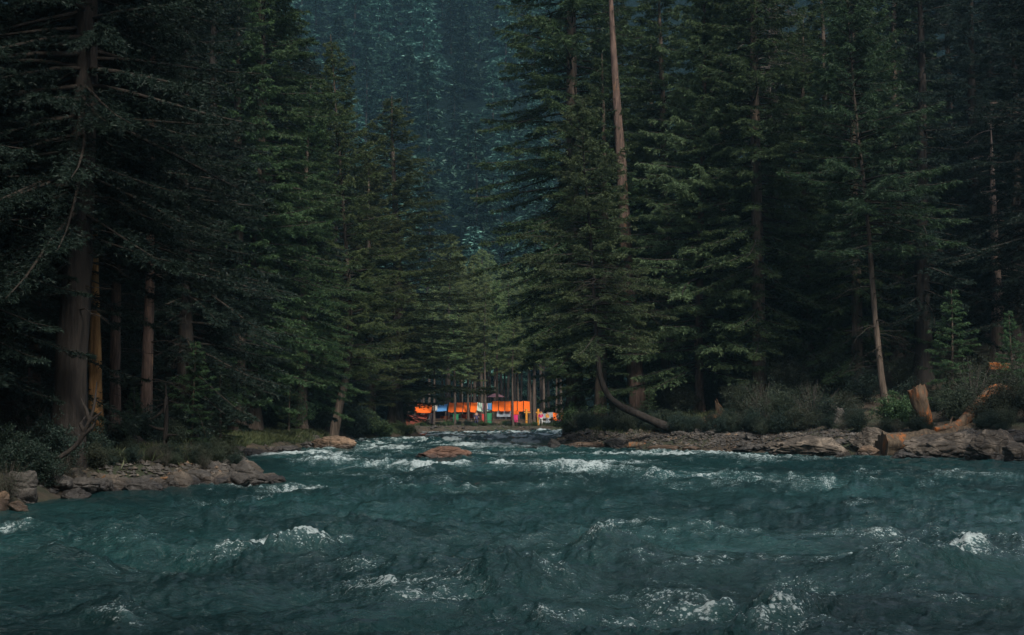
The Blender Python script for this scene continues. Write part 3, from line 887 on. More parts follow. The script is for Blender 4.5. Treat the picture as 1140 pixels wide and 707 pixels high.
# ---- conifers added past the frame to shade its edges and the nearest water
for k, (x, y, h) in enumerate([(-14, 8, 31), (-15.5, 15, 33), (-14, 22, 30), (-18, 19, 34), (-20, 10, 33), (-19, 27, 32), (-15, 29, 27), (-23, 33, 33), (-24, 16, 30)]):
    tree('near', x, y, h, 'tall dark conifer added mostly out of view to shade the near bank on the dim side', group='added shade trees of the near dim bank')
for k, (x, y, h) in enumerate([(-11, 2, 32), (-8, -6, 31), (-2, -10, 30), (5, -10, 28), (11, -12, 31), (18, -16.5, 35), (-5, -16, 33), (-14, -8, 31), (9, -22, 32), (0, -22, 33), (-11, -20, 32), (-18, 0, 33), (13, -32, 31), (2, -34, 32)]):
    tree(['dark', 'dark_b'][k % 2], x, y, h, 'tall dark conifer added unseen behind the viewpoint to shade the nearest water', group='added shade trees behind the viewpoint')
for k, (x, y, h) in enumerate([(29, 44, 30), (31, 36, 32), (30, 28, 33), (31, 20, 31), (33, 12, 33), (42, 6, 32), (34, 40, 31), (47, -4, 33), (36, 24, 32), (50, -12, 33)]):
    tree(['dark', 'dark_b'][k % 2], x, y, h, 'tall dark conifer added out of view to shade the near bank of the boulder side', group='added shade trees of the near boulder bank')
# ------------------------------------------------------------------ rocks
def ico(n):
    t = (1 + 5 ** 0.5) / 2
    v = [(-1, t, 0), (1, t, 0), (-1, -t, 0), (1, -t, 0), (0, -1, t), (0, 1, t), (0, -1, -t), (0, 1, -t), (t, 0, -1), (t, 0, 1), (-t, 0, -1), (-t, 0, 1)]
    f = [(0, 11, 5), (0, 5, 1), (0, 1, 7), (0, 7, 10), (0, 10, 11), (1, 5, 9), (5, 11, 4), (11, 10, 2), (10, 7, 6), (7, 1, 8), (3, 9, 4), (3, 4, 2), (3, 2, 6), (3, 6, 8), (3, 8, 9), (4, 9, 5), (2, 4, 11), (6, 2, 10), (8, 6, 7), (9, 8, 1)]
    v = [np.array(p) / np.linalg.norm(p) for p in v]
    for _ in range(n):
        cache, nf = {}, []
        def mid(a, b):
            k = (min(a, b), max(a, b))
            if k not in cache:
                p = v[a] + v[b]
                v.append(p / np.linalg.norm(p))
                cache[k] = len(v) - 1
            return cache[k]
        for a, b_, c in f:
            x, y, z = mid(a, b_), mid(b_, c), mid(c, a)
            nf += [(a, x, z), (b_, y, x), (c, z, y), (x, y, z)]
        f = nf
    return np.array(v), np.array([(a, b_, c, c) for a, b_, c in f])
ICO = {k: ico(k) for k in (3, 4, 5)}
def rock_mb(seed, size, lod=4, facets=9, rough=0.16):
    v, f = ICO[lod]
    rng = np.random.RandomState(seed)
    v = v.copy()
    for k in range(facets):
        nn = unit(rng.normal(size=3))
        dcut = rng.uniform(0.55, 0.85)
        ex = np.clip(v @ nn - dcut, 0, None)
        v = v - ex[:, None] * nn * 0.92
    q = v * 1.3 + seed * 7.7
    rdg = 1 - 2 * np.abs(noise3(q[:, 0] * 1.4, q[:, 1] * 1.4, q[:, 2] * 2.2))
    dsp = rough * fbm(q[:, 0], q[:, 1], q[:, 2], 4, 0.55) - 0.07 * np.clip(rdg - 0.55, 0, None) * 2
    v = v * (1 + dsp)[:, None] * np.array(size) / 2
    mb = MB()
    mb.add(v, f)
    return mb
def land_hit(px, py):
    """where the sight line of a photo pixel meets the ground or the water"""
    ys = np.arange(22, 165, 0.1)
    d = ray(px, py)
    x_, z_ = d[0] * ys / d[1], CAM_Z + d[2] * ys / d[1]
    hit = np.nonzero(z_ <= np.maximum(height(x_, ys), 0))[0]
    k = hit[0] if len(hit) else len(ys) - 1
    return np.array([x_[k], ys[k], z_[k]])
def rock(px, py, w, h, label, matl=ROCK, seed=0, Y=None, depth=None, sink=0.35, name='boulder', lod=4, group=None, rz=None, z=None):
    """boulder whose visible foot is at photo pixel (px, py), w x h pixels big"""
    if Y is None:
        p = land_hit(px, py)
    else:
        p = at(px, py, Y)
    Y = p[1]
    k = Y / FPX
    ww, hh = w * k, h * k
    dd = ww * 0.75 if depth is None else depth
    tot = hh * (1 + sink) * 1.08
    rng = random.Random(seed)
    mb = rock_mb(seed, (ww * 1.12, dd, tot), lod)
    zz = (p[2] if z is None else z) + hh * 0.98 - tot / 2
    o = mb.build(name, matl, None, True, None, (p[0], Y + dd * 0.35, zz))
    o.rotation_euler = (0, 0, rng.uniform(-0.25, 0.25) if rz is None else rz)
    return tag(o, label, 'rock', group)
rock(490, 512, 62, 15, 'low reddish brown boulder alone in mid river', ROCK_RED, 41, lod=5, sink=0.6, name='river_boulder')
rock(618, 500, 17, 12, 'small round dark boulder at the tip of the wooded point', ROCK_DARK, 42)
rock(597, 500, 26, 4, 'flat dark slab awash beside the small round boulder', ROCK_DARK, 43)
rock(650, 499, 46, 8, 'long flat tan slab along the waterline of the wooded point', ROCK_TAN, 44, depth=1.2)
rock(688, 499, 30, 12, 'dark rounded rock under the leaning trunk', ROCK_DARK, 45)
rock(806, 496, 20, 19, 'small pale cream boulder on the brown bank', ROCK_PALE, 46, Y=78)
rock(912, 509, 88, 23, 'broad low grey boulder with pale crest at the waterline', ROCK, 47, lod=5)
rock(874, 508, 30, 12, 'dark low rock just before the broad low boulder', ROCK_DARK, 48)
rock(970, 503, 36, 30, 'upright grey boulder with overhanging pale cap', ROCK, 49, lod=5)
rock(968, 508, 28, 12, 'squat brown rock under the upright capped boulder', ROCK_TAN, 50)
rock(1062, 510, 88, 36, 'large sloping grey boulder partly over the fallen log', ROCK, 51, lod=5, rz=0.1)
rock(1112, 512, 60, 34, 'jumbled grey boulder with deep clefts next to the large sloping one', ROCK, 52, lod=5)
rock(1138, 514, 44, 22, 'low grey boulder at the frame edge by the clefted boulder', ROCK, 53)
rock(1006, 512, 34, 9, 'thin flat rock at the foot of the fallen log', ROCK_DARK, 54)
rock(1032, 513, 26, 7, 'little wet rock between the fallen log and large sloping boulder', ROCK_DARK, 55)
rock(1128, 416, 18, 18, 'rounded grey boulder on the slope beside the ledge log', ROCK, 56, Y=76)
rock(932, 474, 22, 22, 'mossy dark boulder in the shrubs behind the capped boulder', ROCK_DARK, 57, Y=74)
rock(740, 502, 34, 7, 'flat brown stone on the gravelly shore', ROCK_TAN, 58)
rock(770, 503, 26, 6, 'flat tan stone before the pale cream boulder', ROCK_TAN, 59)
rock(835, 504, 34, 9, 'dark wet stone between the pale boulder and the broad low one', ROCK_DARK, 60)
# left spit
rock(270, 541, 62, 26, 'long dark rock at the tip of the rocky spit', ROCK_DARK, 61, lod=5)
rock(232, 538, 60, 24, 'grey rounded rock behind the tip of the rocky spit', ROCK_DARK, 62, lod=5, Y=40.5)
rock(298, 538, 30, 10, 'low wet rock where the spit ends in the river', ROCK_DARK, 63)
rock(190, 545, 36, 16, 'squat rock on the spit next to the orange driftwood', ROCK_DARK, 64)
rock(155, 549, 40, 15, 'dark flat rock in front of the orange driftwood', ROCK_DARK, 65)
rock(118, 546, 30, 22, 'rock under the near end of the orange driftwood', ROCK, 66, Y=36.5)
rock(250, 525, 46, 22, 'large dark rock on top of the spit', ROCK_DARK, 67, Y=43)
rock(206, 522, 36, 22, 'humped rock at the foot of the dark slope of the spit', ROCK_DARK, 68, Y=42.5)
rock(18, 572, 24, 15, 'rounded tan boulder in the water at the dim frame corner', ROCK_TAN, 69)
rock(0, 568, 18, 22, 'upright tan boulder half cut by the frame edge', ROCK_TAN, 70)
rock(20, 556, 34, 44, 'tall dark boulder behind the rounded tan one', ROCK_DARK, 71, Y=31)
rock(84, 556, 34, 14, 'low dark rock at the foot of the massive dark trunk', ROCK_DARK, 72)
rock(370, 500, 44, 16, 'brown boulder jutting from the grassy mound', ROCK_TAN, 73)
rock(345, 499, 22, 10, 'small rock under the grassy mound', ROCK_DARK, 74)
rock(275, 507, 36, 8, 'flat rock along the grassy bank waterline', ROCK_DARK, 75)
rock(318, 503, 30, 7, 'thin rock on the shore of the grassy bank', ROCK_DARK, 76)
# loose stones of the banks
STONE = [rock_mb(80 + k, (1, 0.8, 0.6), 3).mesh('stone', mm) for k, mm in enumerate((ROCK, ROCK_DARK, ROCK_DARK))]
rg = random.Random(3)
def stone_run(pa, pb, n, lo, hi, label, group):
    for k in range(n):
        t = rg.random()
        x = pa[0] + (pb[0] - pa[0]) * t + rg.uniform(-0.5, 0.5)
        y = pa[1] + (pb[1] - pa[1]) * t + rg.uniform(-0.4, 0.9)
        s = rg.uniform(lo, hi)
        o = link('stone', STONE[rg.randrange(3)], None, (x, y, max(gz(x, y), -0.05) + 0.12 * s))
        o.scale = (s, s * rg.uniform(0.7, 1.1), s * rg.uniform(0.7, 1.1))
        o.rotation_euler = (0, 0, rg.uniform(0, 6.28))
        tag(o, label, 'stone', group)
stone_run((3.2, 86), (13, 71.2), 60, 0.2, 0.8, 'loose stone on the shore of the wooded point', 'stones on the wooded point shore')
stone_run((13, 71.2), (23, 61), 50, 0.25, 0.9, 'loose stone between the large grey boulders', 'stones between the grey boulders')
stone_run((-10.8, 35), (-6.8, 40.6), 130, 0.25, 1.15, 'loose dark stone scattered on the rocky spit', 'stones on the rocky spit')
stone_run((-12.4, 64), (-11.6, 86), 22, 0.3, 0.9, 'loose stone along the grassy bank waterline', 'stones by the grassy bank')
stone_run((-9, 151), (10, 157.5), 20, 0.3, 0.7, 'loose stone on the far shore below the stalls', 'stones below the stalls')

# ------------------------------------------------------------------ logs, stumps, driftwood
def log(name, label, pts, rad, matl, seed, sides=18, cat='log', stubs=0, jag=0.0):
    mb = MB()
    p = np.array(pts, float)
    q = np.linspace(0, len(p) - 1, 26)
    pp = np.stack([np.interp(q, np.arange(len(p)), p[:, k]) for k in range(3)], 1)
    for _ in range(3):
        pp[1:-1] = 0.25 * pp[:-2] + 0.5 * pp[1:-1] + 0.25 * pp[2:]
    rr = np.interp(q, np.linspace(0, len(p) - 1, len(rad)), rad)
    base = pp[0].copy()
    rng = np.random.RandomState(seed)
    mb.tube(pp - base, rr, sides, 0, True, 0.45, seed, jag)
    o = mb.build(name, matl, None, True, None, tuple(base))
    for k in range(stubs):
        i = rng.randint(3, 22)
        d = unit(rng.normal(size=3) + np.array([0, 0, 0.8]))
        s = MB()
        s.tube([pp[i] - base, pp[i] - base + d * (rr[i] + 0.25), pp[i] - base + d * (rr[i] + 0.5) + rng.normal(size=3) * 0.08], [0.06, 0.045, 0.015], 6)
        s.build('branch_stub', matl, o)
    return tag(o, label, cat)
log('fallen_log', 'thick weathered fallen log lying between the boulders at the waterline', [at(982, 497, 66), at(1020, 495, 66.3), at(1060, 488, 67), at(1085, 482, 68)], [0.62, 0.58, 0.5, 0.42], LOGM, 91, 22, stubs=2)
log('curved_rotten_trunk', 'curved rotten orange trunk arching up behind the large sloping boulder', [at(1040, 479, 66.6), at(1062, 476, 67.2), at(1075, 468, 68), at(1092, 448, 69), at(1105, 435, 69.4), at(1118, 434, 69.6), at(1130, 446, 69.6)], [0.16, 0.20, 0.28, 0.30, 0.34, 0.36, 0.16], ROT, 92, stubs=3, cat='dead trunk', jag=0.3)
log('orange_stump', 'upright broken stump with rotten orange foot behind the fallen log', [at(1030, 480, 67.5), at(1029, 466, 67.5), at(1024, 448, 67.5), at(1020, 433, 67.5)], [0.36, 0.33, 0.36, 0.42, 0.40], ROT, 93, cat='stump', jag=0.22)
log('ledge_log', 'short orange brown log lying on the ledge high on the slope', [at(1100, 409, 76), at(1112, 410, 76), at(1124, 411, 76)], [0.28, 0.32, 0.25], ROT, 94)
log('split_stump', 'split wedge of orange stump by the trunk with orange patches', [at(808, 474, 84), at(803, 462, 84), at(798, 448, 84)], [0.55, 0.35, 0.10], ROT, 95, cat='stump', jag=0.3)
log('driftwood', 'long orange driftwood branch across the rocky spit', [at(122, 543, 36.6), at(140, 541, 36.8), at(160, 537, 37), at(190, 531, 37.4)], [0.07, 0.10, 0.07, 0.02], DRIFT, 96)
log('driftwood', 'short upright piece of orange driftwood at the near end of the spit', [at(114, 546, 36.2), at(112, 536, 36.2), at(117, 529, 36.2)], [0.07, 0.05, 0.02], DRIFT, 97)
log('driftwood', 'short orange driftwood stick under the long branch on the spit', [at(128, 546, 36.3), at(150, 546, 36.4), at(175, 541, 36.6)], [0.06, 0.07, 0.03], DRIFT, 98)
log('driftwood', 'grey drift log lying along the shore below the leaning trunk', [at(700, 496, 79), at(740, 497, 78), at(790, 499, 76.5)], [0.16, 0.18, 0.10], LOGM, 99)
log('fallen_branch', 'dark fallen trunk slanting down behind the rocky spit', [at(140, 488, 44), at(158, 500, 43), at(180, 512, 42)], [0.28, 0.26, 0.2], BARK_DARK, 100, cat='branch')
log('bent_sapling', 'dark bent leafless sapling curving up before the stripped orange trunk', [at(62, 512, 34.5), at(84, 497, 34.5), at(98, 476, 34.5), at(106, 448, 34.5), at(108, 425, 34.5)], [0.06, 0.055, 0.05, 0.04, 0.015], BARK_DARK, 101, 8, 'sapling', 4)
log('dead_sapling', 'thin dead sapling standing on the rocky spit', [at(185, 512, 42), at(184, 485, 42), at(186, 455, 42), at(184, 425, 42)], [0.09, 0.07, 0.05, 0.015], BARK_DARK, 102, 8, 'sapling', 6)
log('fallen_branch', 'long thin fallen branch on the gravelly shore before the pale cream boulder', [at(760, 500, 76), at(800, 497, 77), at(835, 500, 76.5)], [0.05, 0.06, 0.02], BARK_DARK, 103, 8, 'branch', 2)
mb = rock_mb(110, (0.55, 0.3, 0.28), 3)
P = at(816, 479, 82)
tag(mb.build('plastic_bag', PLASTIC, None, True, None, (P[0], P[1], P[2])), 'crumpled white plastic bag lying on the orange brown soil', 'litter')

# ------------------------------------------------------------------ shrubs, bushes, grass
def shrub_mesh(seed, h, w, stems, leaves, size, matl):
    rng = np.random.RandomState(seed)
    st, lf = MB(), MB()
    V, F, T, n0 = [], [], [], 0
    for k in range(stems):
        az = rng.rand() * 6.283
        out = rng.uniform(0.15, 1) * w / 2
        hh = h * rng.uniform(0.55, 1.05) * (1 - 0.35 * (out / (w / 2)) ** 2)
        s = np.linspace(0, 1, 7)[:, None]
        d = np.array([math.cos(az), math.sin(az), 0])
        pp = d * out * s ** 1.2 + np.array([0, 0, 1]) * hh * (1.15 * s - 0.15 * s ** 2) + np.cumsum(rng.normal(size=(7, 3)), 0) * 0.02 * h * s
        st.tube(pp, 0.018 * (1 - 0.8 * s[:, 0]) * (0.5 + h * 0.25), 4, 0, False)
        n = leaves // stems
        u = rng.uniform(0.18, 1, n) ** 0.8
        C = np.stack([np.interp(u, s[:, 0], pp[:, i]) for i in range(3)], 1)
        spread = 0.10 * h + 0.05
        cl = rng.normal(size=(14, 3)) * np.array([1, 1, 0.7]) * spread
        C = C + cl[(u * 13.9).astype(int)] + rng.normal(size=(n, 3)) * spread * 0.35
        C[:, 2] = np.clip(C[:, 2], 0.02, None)
        D = unit(rng.normal(size=(n, 3)) * 0.8 + d * 0.4 + np.array([0, 0, -0.1]))
        v, f = sliver_quads(C, D, size * rng.uniform(0.6, 1.4, n), size * 0.5 * rng.uniform(0.7, 1.2, n), rng)
        V.append(v); F.append(f + n0); T.append(np.repeat(rng.uniform(0, 0.7, n) * u, 4)); n0 += len(v)
    lf.add(np.concatenate(V), np.concatenate(F))
    return st.mesh('stem', DRYBR if matl is LEAF and stems > 40 else BARK_DARK), lf.mesh('foliage', matl, False, {'tip': np.concatenate(T)}), h
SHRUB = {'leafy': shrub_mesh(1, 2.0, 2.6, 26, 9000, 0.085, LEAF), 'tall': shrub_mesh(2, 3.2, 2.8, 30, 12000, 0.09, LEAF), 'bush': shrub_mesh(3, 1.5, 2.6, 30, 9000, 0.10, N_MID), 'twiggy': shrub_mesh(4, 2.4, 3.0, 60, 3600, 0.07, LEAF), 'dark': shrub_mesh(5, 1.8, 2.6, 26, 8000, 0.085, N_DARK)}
SP = {}
def shrub(key, px, Y, hpx, label, group=None, name='shrub', widen=1.0):
    st, lf, h0 = SHRUB[key]
    x = X(px, Y)
    z = gz(x, Y)
    s = hpx * Y / FPX / h0
    if key not in SP:
        o = thing(name, label, 'shrub', (x, Y, z), 0, group)
        link('stem', st, o)
        link('foliage', lf, o)
        SP[key] = o
    else:
        o = copy_tree(SP[key])
        o.name = name
        if 'group' in o: del o['group']
        tag(o, label, 'shrub', group)
        o.location = (x, Y, z)
    o.rotation_euler = (0, 0, (px * 1.7 + Y) % 6.28)
    o.scale = (s * widen, s * widen, s)
    return o
shrub('bush', 447, 117, 12, 'rounded green bush at the river bend beside the maroon tent', name='bush', widen=1.7)
shrub('bush', 425, 113, 17, 'green bush behind the rounded one at the river bend', name='bush', widen=1.3)
shrub('bush', 405, 112, 26, 'dark green bush between the grassy mound and the river bend', name='bush', widen=1.3)
shrub('tall', 1128, 68, 60, 'grey green shrub at the frame edge above the clefted boulder')
shrub('leafy', 1098, 68, 40, 'leafy shrub under the arch of the curved rotten trunk')
shrub('leafy', 1060, 70, 44, 'leafy shrub between the orange stump and the curved rotten trunk')
shrub('twiggy', 1085, 71, 60, 'twiggy grey shrub behind the arch of the curved rotten trunk')
shrub('bush', 1000, 70, 36, 'dark shrub behind the fallen log')
shrub('twiggy', 905, 74, 52, 'tangle of grey leafless twigs above the broad low boulder')
shrub('leafy', 722, 82, 24, 'leafy shrub behind the leaning trunk')
shrub('leafy', 690, 84, 30, 'small leafy shrub on the tip of the wooded point')
shrub('bush', 640, 90, 30, 'dark bush at the tip of the wooded point by the small round boulder', name='bush')
under = [(825, 80, 60, 'tall'), (850, 77, 66, 'twiggy'), (870, 75, 70, 'tall'), (840, 75, 34, 'dark'), (865, 73, 36, 'dark'), (890, 72.5, 40, 'leafy'), (915, 74, 46, 'dark'), (940, 75, 44, 'leafy'), (800, 88, 60, 'tall'), (760, 86, 44, 'leafy'),
         (745, 90, 46, 'twiggy'), (880, 82, 84, 'tall'), (1110, 76, 70, 'tall'), (1075, 78, 60, 'leafy'), (1140, 74, 80, 'twiggy'), (1020, 75, 50, 'dark'), (925, 84, 90, 'tall'), (820, 92, 80, 'tall'), (1005, 82, 60, 'tall'), (960, 80, 50, 'dark'),
         (785, 94, 70, 'twiggy'), (860, 90, 90, 'tall'), (1040, 74, 40, 'leafy'), (1150, 67, 50, 'dark'), (725, 92, 40, 'tall'), (655, 92, 40, 'dark'), (848, 72.8, 22, 'leafy'), (1118, 66, 36, 'leafy')]
for (px, Y, h, k) in under:
    shrub(k, px, Y, h * 0.72, 'dim grey green shrub crowded in the undergrowth of the boulder bank', 'undergrowth of the boulder bank')
for (px, Y, h, k) in [(90, 38.5, 46, 'dark'), (60, 36, 60, 'dark'), (130, 41, 44, 'dark'), (20, 33, 46, 'dark'), (-5, 34, 60, 'dark'), (40, 39, 60, 'twiggy'), (160, 45, 50, 'dark'), (110, 37.5, 30, 'leafy'), (140, 40.5, 26, 'leafy'), (75, 35, 40, 'twiggy'), (185, 50, 40, 'leafy'),
                      (220, 62, 36, 'leafy'), (200, 58, 44, 'dark'), (10, 30, 50, 'twiggy'), (50, 34, 44, 'dark'), (290, 86, 40, 'dark'), (250, 80, 40, 'dark'), (310, 92, 44, 'leafy'), (340, 98, 44, 'dark'), (360, 104, 36, 'leafy'), (395, 110, 40, 'dark')]:
    shrub(k, px, Y, h, 'dim shrub crowded in the shaded undergrowth of the rocky spit and grassy bank', 'undergrowth of the shaded bank')

rg = random.Random(8)
for k in range(110):
    t = rg.random()
    pa, pb = ((3.6, 88), (9, 77.5)) if k % 3 == 0 else (((9, 77.5), (14, 72)) if k % 3 == 1 else ((14, 72), (23, 63.5)))
    x, y = pa[0] + (pb[0] - pa[0]) * t, pa[1] + (pb[1] - pa[1]) * t + rg.uniform(0.2, 3.4)
    shrub(rg.choice(['dark', 'leafy', 'dark', 'twiggy']), 570 + x / y * FPX, y, rg.uniform(8, 26), 'low dim shrub along the shore of the boulder bank', 'low shrubs along the boulder bank shore')
for k in range(40):
    t = rg.random()
    x, y = -10.9 + 3.6 * t + rg.uniform(-1.2, .2), 35.6 + 5.2 * t + rg.uniform(0.6, 3.2)
    if river_dist(x, y) > 0.5:
        shrub(rg.choice(['dark', 'leafy', 'twiggy']), 570 + x / y * FPX, y, rg.uniform(9, 26), 'low dim shrub among the rocks of the spit', 'low shrubs on the rocky spit')
for k in range(20):
    px = 470 + k * 8.2 + rg.uniform(-3, 3)
    shrub(rg.choice(['dark', 'bush']), px, 156.8 + rg.uniform(-.4, .8) + (0.012 * max(0, px - 560)), rg.uniform(3.5, 7), 'tiny dark shrub on the far shore below the stalls', 'tiny shrubs below the stalls', widen=1.6)
# grass: nobody could count it
rng = np.random.RandomState(4)
def grass_at(px, py, Y, rx, ry, n):
    x0 = X(px, Y)
    return np.stack([x0 + rng.normal(size=n) * rx, Y + rng.normal(size=n) * ry], 1)
pts = np.concatenate([grass_at(355, 480, 90, 1.0, 3.5, 14000), grass_at(250, 490, 72, 2.2, 7, 26000), grass_at(300, 490, 80, 1.2, 4, 9000), grass_at(130, 515, 42, 1.0, 1.5, 5000), grass_at(700, 480, 86, 1.2, 2.0, 5000), grass_at(735, 480, 85, 1.2, 2, 5000), grass_at(440, 485, 118, 1.6, 2.0, 9000),
                      grass_at(540, 478, 158, 9, 1.2, 6000)])
d = river_dist(pts[:, 0], pts[:, 1])
pts = pts[d > 0.7]
z = height(pts[:, 0], pts[:, 1])
n = len(pts)
C = np.column_stack([pts, z])
D = unit(rng.normal(size=(n, 3)) * np.array([0.45, 0.45, 0.1]) + np.array([0, 0, 1.0]))
ln = rng.uniform(0.12, 0.42, n)
side = unit(np.cross(D, rng.normal(size=(n, 3)))) * 0.013
bend = unit(rng.normal(size=(n, 3)) * np.array([1, 1, 0.1])) * (ln * 0.35)[:, None]
v = np.stack([C - side, C + side, C + D * (ln * .6)[:, None] + side * .7 + bend * 0.3, C + D * ln[:, None] + bend], 1).reshape(-1, 3)
b = MB()
b.add(v, np.arange(n * 4).reshape(n, 4))
tag(b.build('grass', GRASS, smooth=False, attrs={'tip': np.tile([0, 0, .5, .9], n) * np.repeat(rng.rand(n), 4)}), 'dim green grass growing along the banks', 'grass', kind='stuff')

# gravel, cones and chips on the bare soil: nobody could count them
rng = np.random.RandomState(9)
segs = [((3.0, 87), (8.5, 77)), ((8.5, 77), (13.5, 71.5)), ((13.5, 71.5), (23, 62)), ((-10.8, 34), (-7, 41)), ((-12, 64), (-11.5, 86)), ((-9, 151), (12, 158))]
P_ = np.concatenate([np.array(a_) + (np.array(c_) - np.array(a_)) * rng.rand(k_, 1) + np.stack([rng.normal(size=k_) * 0.6, rng.uniform(-0.5, 3.0, k_)], 1) for (a_, c_), k_ in zip(segs, (4500, 4000, 4000, 3500, 1500, 1500))])
P_ = P_[river_dist(P_[:, 0], P_[:, 1]) > 0.15]
n = len(P_)
oct_ = np.array([(1, 0, 0), (-1, 0, 0), (0, 1, 0), (0, -1, 0), (0, 0, 1), (0, 0, -1)], float)
octf = np.array([(0, 2, 4), (2, 1, 4), (1, 3, 4), (3, 0, 4), (2, 0, 5), (1, 2, 5), (3, 1, 5), (0, 3, 5)])
sz = (0.03 + 0.11 * rng.rand(n) ** 3)[:, None, None] * rng.uniform(0.6, 1.4, (n, 1, 3)) * np.array([1, 1, 0.6])
ctr = np.column_stack([P_, height(P_[:, 0], P_[:, 1]) + 0.01])
v = ctr[:, None] + oct_[None] * sz * rng.uniform(0.7, 1.3, (n, 6, 1))
f = (np.arange(n)[:, None, None] * 6 + octf[None])
f = np.concatenate([f, f[..., 2:]], -1).reshape(-1, 4)
b = MB()
b.add(v.reshape(-1, 3), f, 0)
b.m[0] = np.repeat(rng.choice([0, 1, 2], n, p=[.18, .78, .04]), 8)
tag(b.build('gravel', [ROCK, ROCK_DARK, ROCK_TAN], smooth=False), 'dark gravel and forest litter strewn along the waterline', 'gravel', kind='stuff')

# ------------------------------------------------------------------ the camp of stalls at the bend
CY = 158.0
def roof_mb(x0, x1, yf, zf, yb, zb, seams=0, sag=0.05, seed=0, ragged=0.0, flap=None):
    """a sloping tarp sheet with thickness; seams are gaps between panels laid side by side"""
    rng = np.random.RandomState(seed)
    mb = MB()
    edges = np.linspace(x0, x1, seams + 2)
    for k in range(seams + 1):
        a, c = edges[k] + (0.045 if k else 0), edges[k + 1] - (0.045 if k < seams else 0)
        nx, ny = 7, 8
        u, w = np.meshgrid(np.linspace(0, 1, nx), np.linspace(0, 1, ny))
        xx = a + (c - a) * u
        yy = yf + (yb - yf) * w
        zz = zf + (zb - zf) * w ** 0.8 - sag * np.sin(math.pi * u) * (0.5 + rng.rand()) + 0.03 * fbm(xx * 1.5 + seed, yy * 1.5, seed, 3)
        if ragged and k == 0:
            xx = xx + ragged * np.abs(noise3(yy * 2, seed, 0.5)) * (1 - u)
        zz[0] -= rng.uniform(0.0, 0.12, nx) * 0.6
        top = np.stack([xx, yy, zz], -1).reshape(-1, 3)
        bot = top - np.array([0, 0, 0.02])
        f = grid_faces(ny, nx)
        mb.add(np.vstack([top, bot]), np.vstack([f, f[:, ::-1] + nx * ny]))
    return mb
def sheet_mb(x0, x1, y, z0, z1, seed=0, fold=0.05):
    """a hanging cloth with folds and a thickness"""
    nx, nz = 12, 6
    u, w = np.meshgrid(np.linspace(0, 1, nx), np.linspace(0, 1, nz))
    xx = x0 + (x1 - x0) * u
    zz = z0 + (z1 - z0) * w + 0.05 * noise3(u * 3, seed, 0) * (1 - w)
    yy = y + fold * np.sin(u * 9 + seed) * (1.2 - w)
    a = np.stack([xx, yy, zz], -1).reshape(-1, 3)
    c = a + np.array([0, 0.02, 0])
    f = grid_faces(nz, nx)
    mb = MB()
    mb.add(np.vstack([a, c]), np.vstack([f, f[:, ::-1] + nx * nz]))
    return mb
def cx(px, Y=CY): return X(px, Y)
def cz(py, Y=CY): return at(570, py, Y)[2]
def stall(label, px0, px1, top, front, roof_mat, seams, walls=(), Y=CY, depth=3.0, seed=0, ragged=0.0, extra=(), counter=True, name='market_stall'):
    x0, x1 = cx(px0, Y), cx(px1, Y)
    xm = (x0 + x1) / 2
    zg = gz(xm, Y + 1)
    o = thing(name, label, 'stall', (xm, Y, zg))
    zf, zb = cz(front, Y) - zg, cz(top, Y + depth) - zg
    roof_mb(x0 - xm, x1 - xm, 0, zf, depth, zb, seams, 0.06, seed, ragged).build('roof', roof_mat, o)
    for k, xx in enumerate((x0 - xm + 0.08, x1 - xm - 0.08)):
        for (yy, zt) in ((0.1, zf), (depth - 0.1, zb)):
            p = MB()
            p.tube([(xx, yy, -0.2), (xx, yy, zt - 0.03)], 0.05, 8)
            p.build('post', WOODPOST, o)
    for (a, c, y0, y1, m_, dy) in walls:
        sheet_mb(cx(a, Y) - xm, cx(c, Y) - xm, dy, cz(y1, Y) - zg, cz(y0, Y) - zg, seed + a).build('wall_cloth', m_, o)
    for (a, c, y0, y1, m_, dy) in extra:
        w = MB()
        w.box(((cx(a, Y) + cx(c, Y)) / 2 - xm, dy, (cz(y0, Y) + cz(y1, Y)) / 2 - zg), (cx(c, Y) - cx(a, Y), 0.06, cz(y0, Y) - cz(y1, Y)))
        w.build('window_opening', m_, o, smooth=False)
    if counter:
        c = MB()
        c.box((0, 0.5, 0.82), (x1 - x0 - 0.3, 0.6, 0.06))
        c.box((0, 0.55, 0.4), (x1 - x0 - 0.4, 0.45, 0.78))
        c.build('counter', WOODPOST, o, smooth=False)
    return o
stall('stall under a ragged orange tarp next to the maroon tent', 461, 480, 449, 459, C_ORANGE, 0, walls=[(474, 481, 460, 473, C_GREY, 2.8)], seed=1, ragged=1.1)
stall('narrow stall with half white half blue roof tarp', 482, 497, 449.5, 457, C_BLUE, 0, walls=[(482, 487, 449.5, 457, C_WHITE, -0.05), (484, 497, 459, 474, C_NAVY, 2.7)], seed=2)
stall('stall under three rippled orange tarps with rust cloth walls', 499, 531, 448, 458, C_ORANGE, 3, walls=[(489, 500, 463, 476, C_ORANGE_D, 1.6), (513, 526, 461, 475, C_ORANGE_D, 2.6), (500, 505, 464, 476, C_WHITE, 2.4)], seed=3)
stall('stall with striped, pink and blue patchwork roof', 531, 547, 448, 456.5, C_STRIPE, 0, walls=[(537, 542.5, 449, 456, C_PINK, -0.06), (543, 547.5, 449, 456, C_BLUE, -0.06), (528, 533, 460, 474, C_NAVY, 1.5)], seed=4)
stall('longest stall with six bright orange roof panels and blue grey wall', 548, 590, 446.5, 457, C_ORANGE, 5, walls=[(553, 569, 457.5, 464, C_GREY, 0.3), (569.5, 577.5, 457.6, 461.5, C_ORANGE, -0.05), (553, 569, 464, 476, C_GREY, 2.7)], extra=[(557, 562, 464.5, 469, C_DARK, 0.5), (564, 569, 464.5, 469, C_DARK, 0.5)], seed=5)
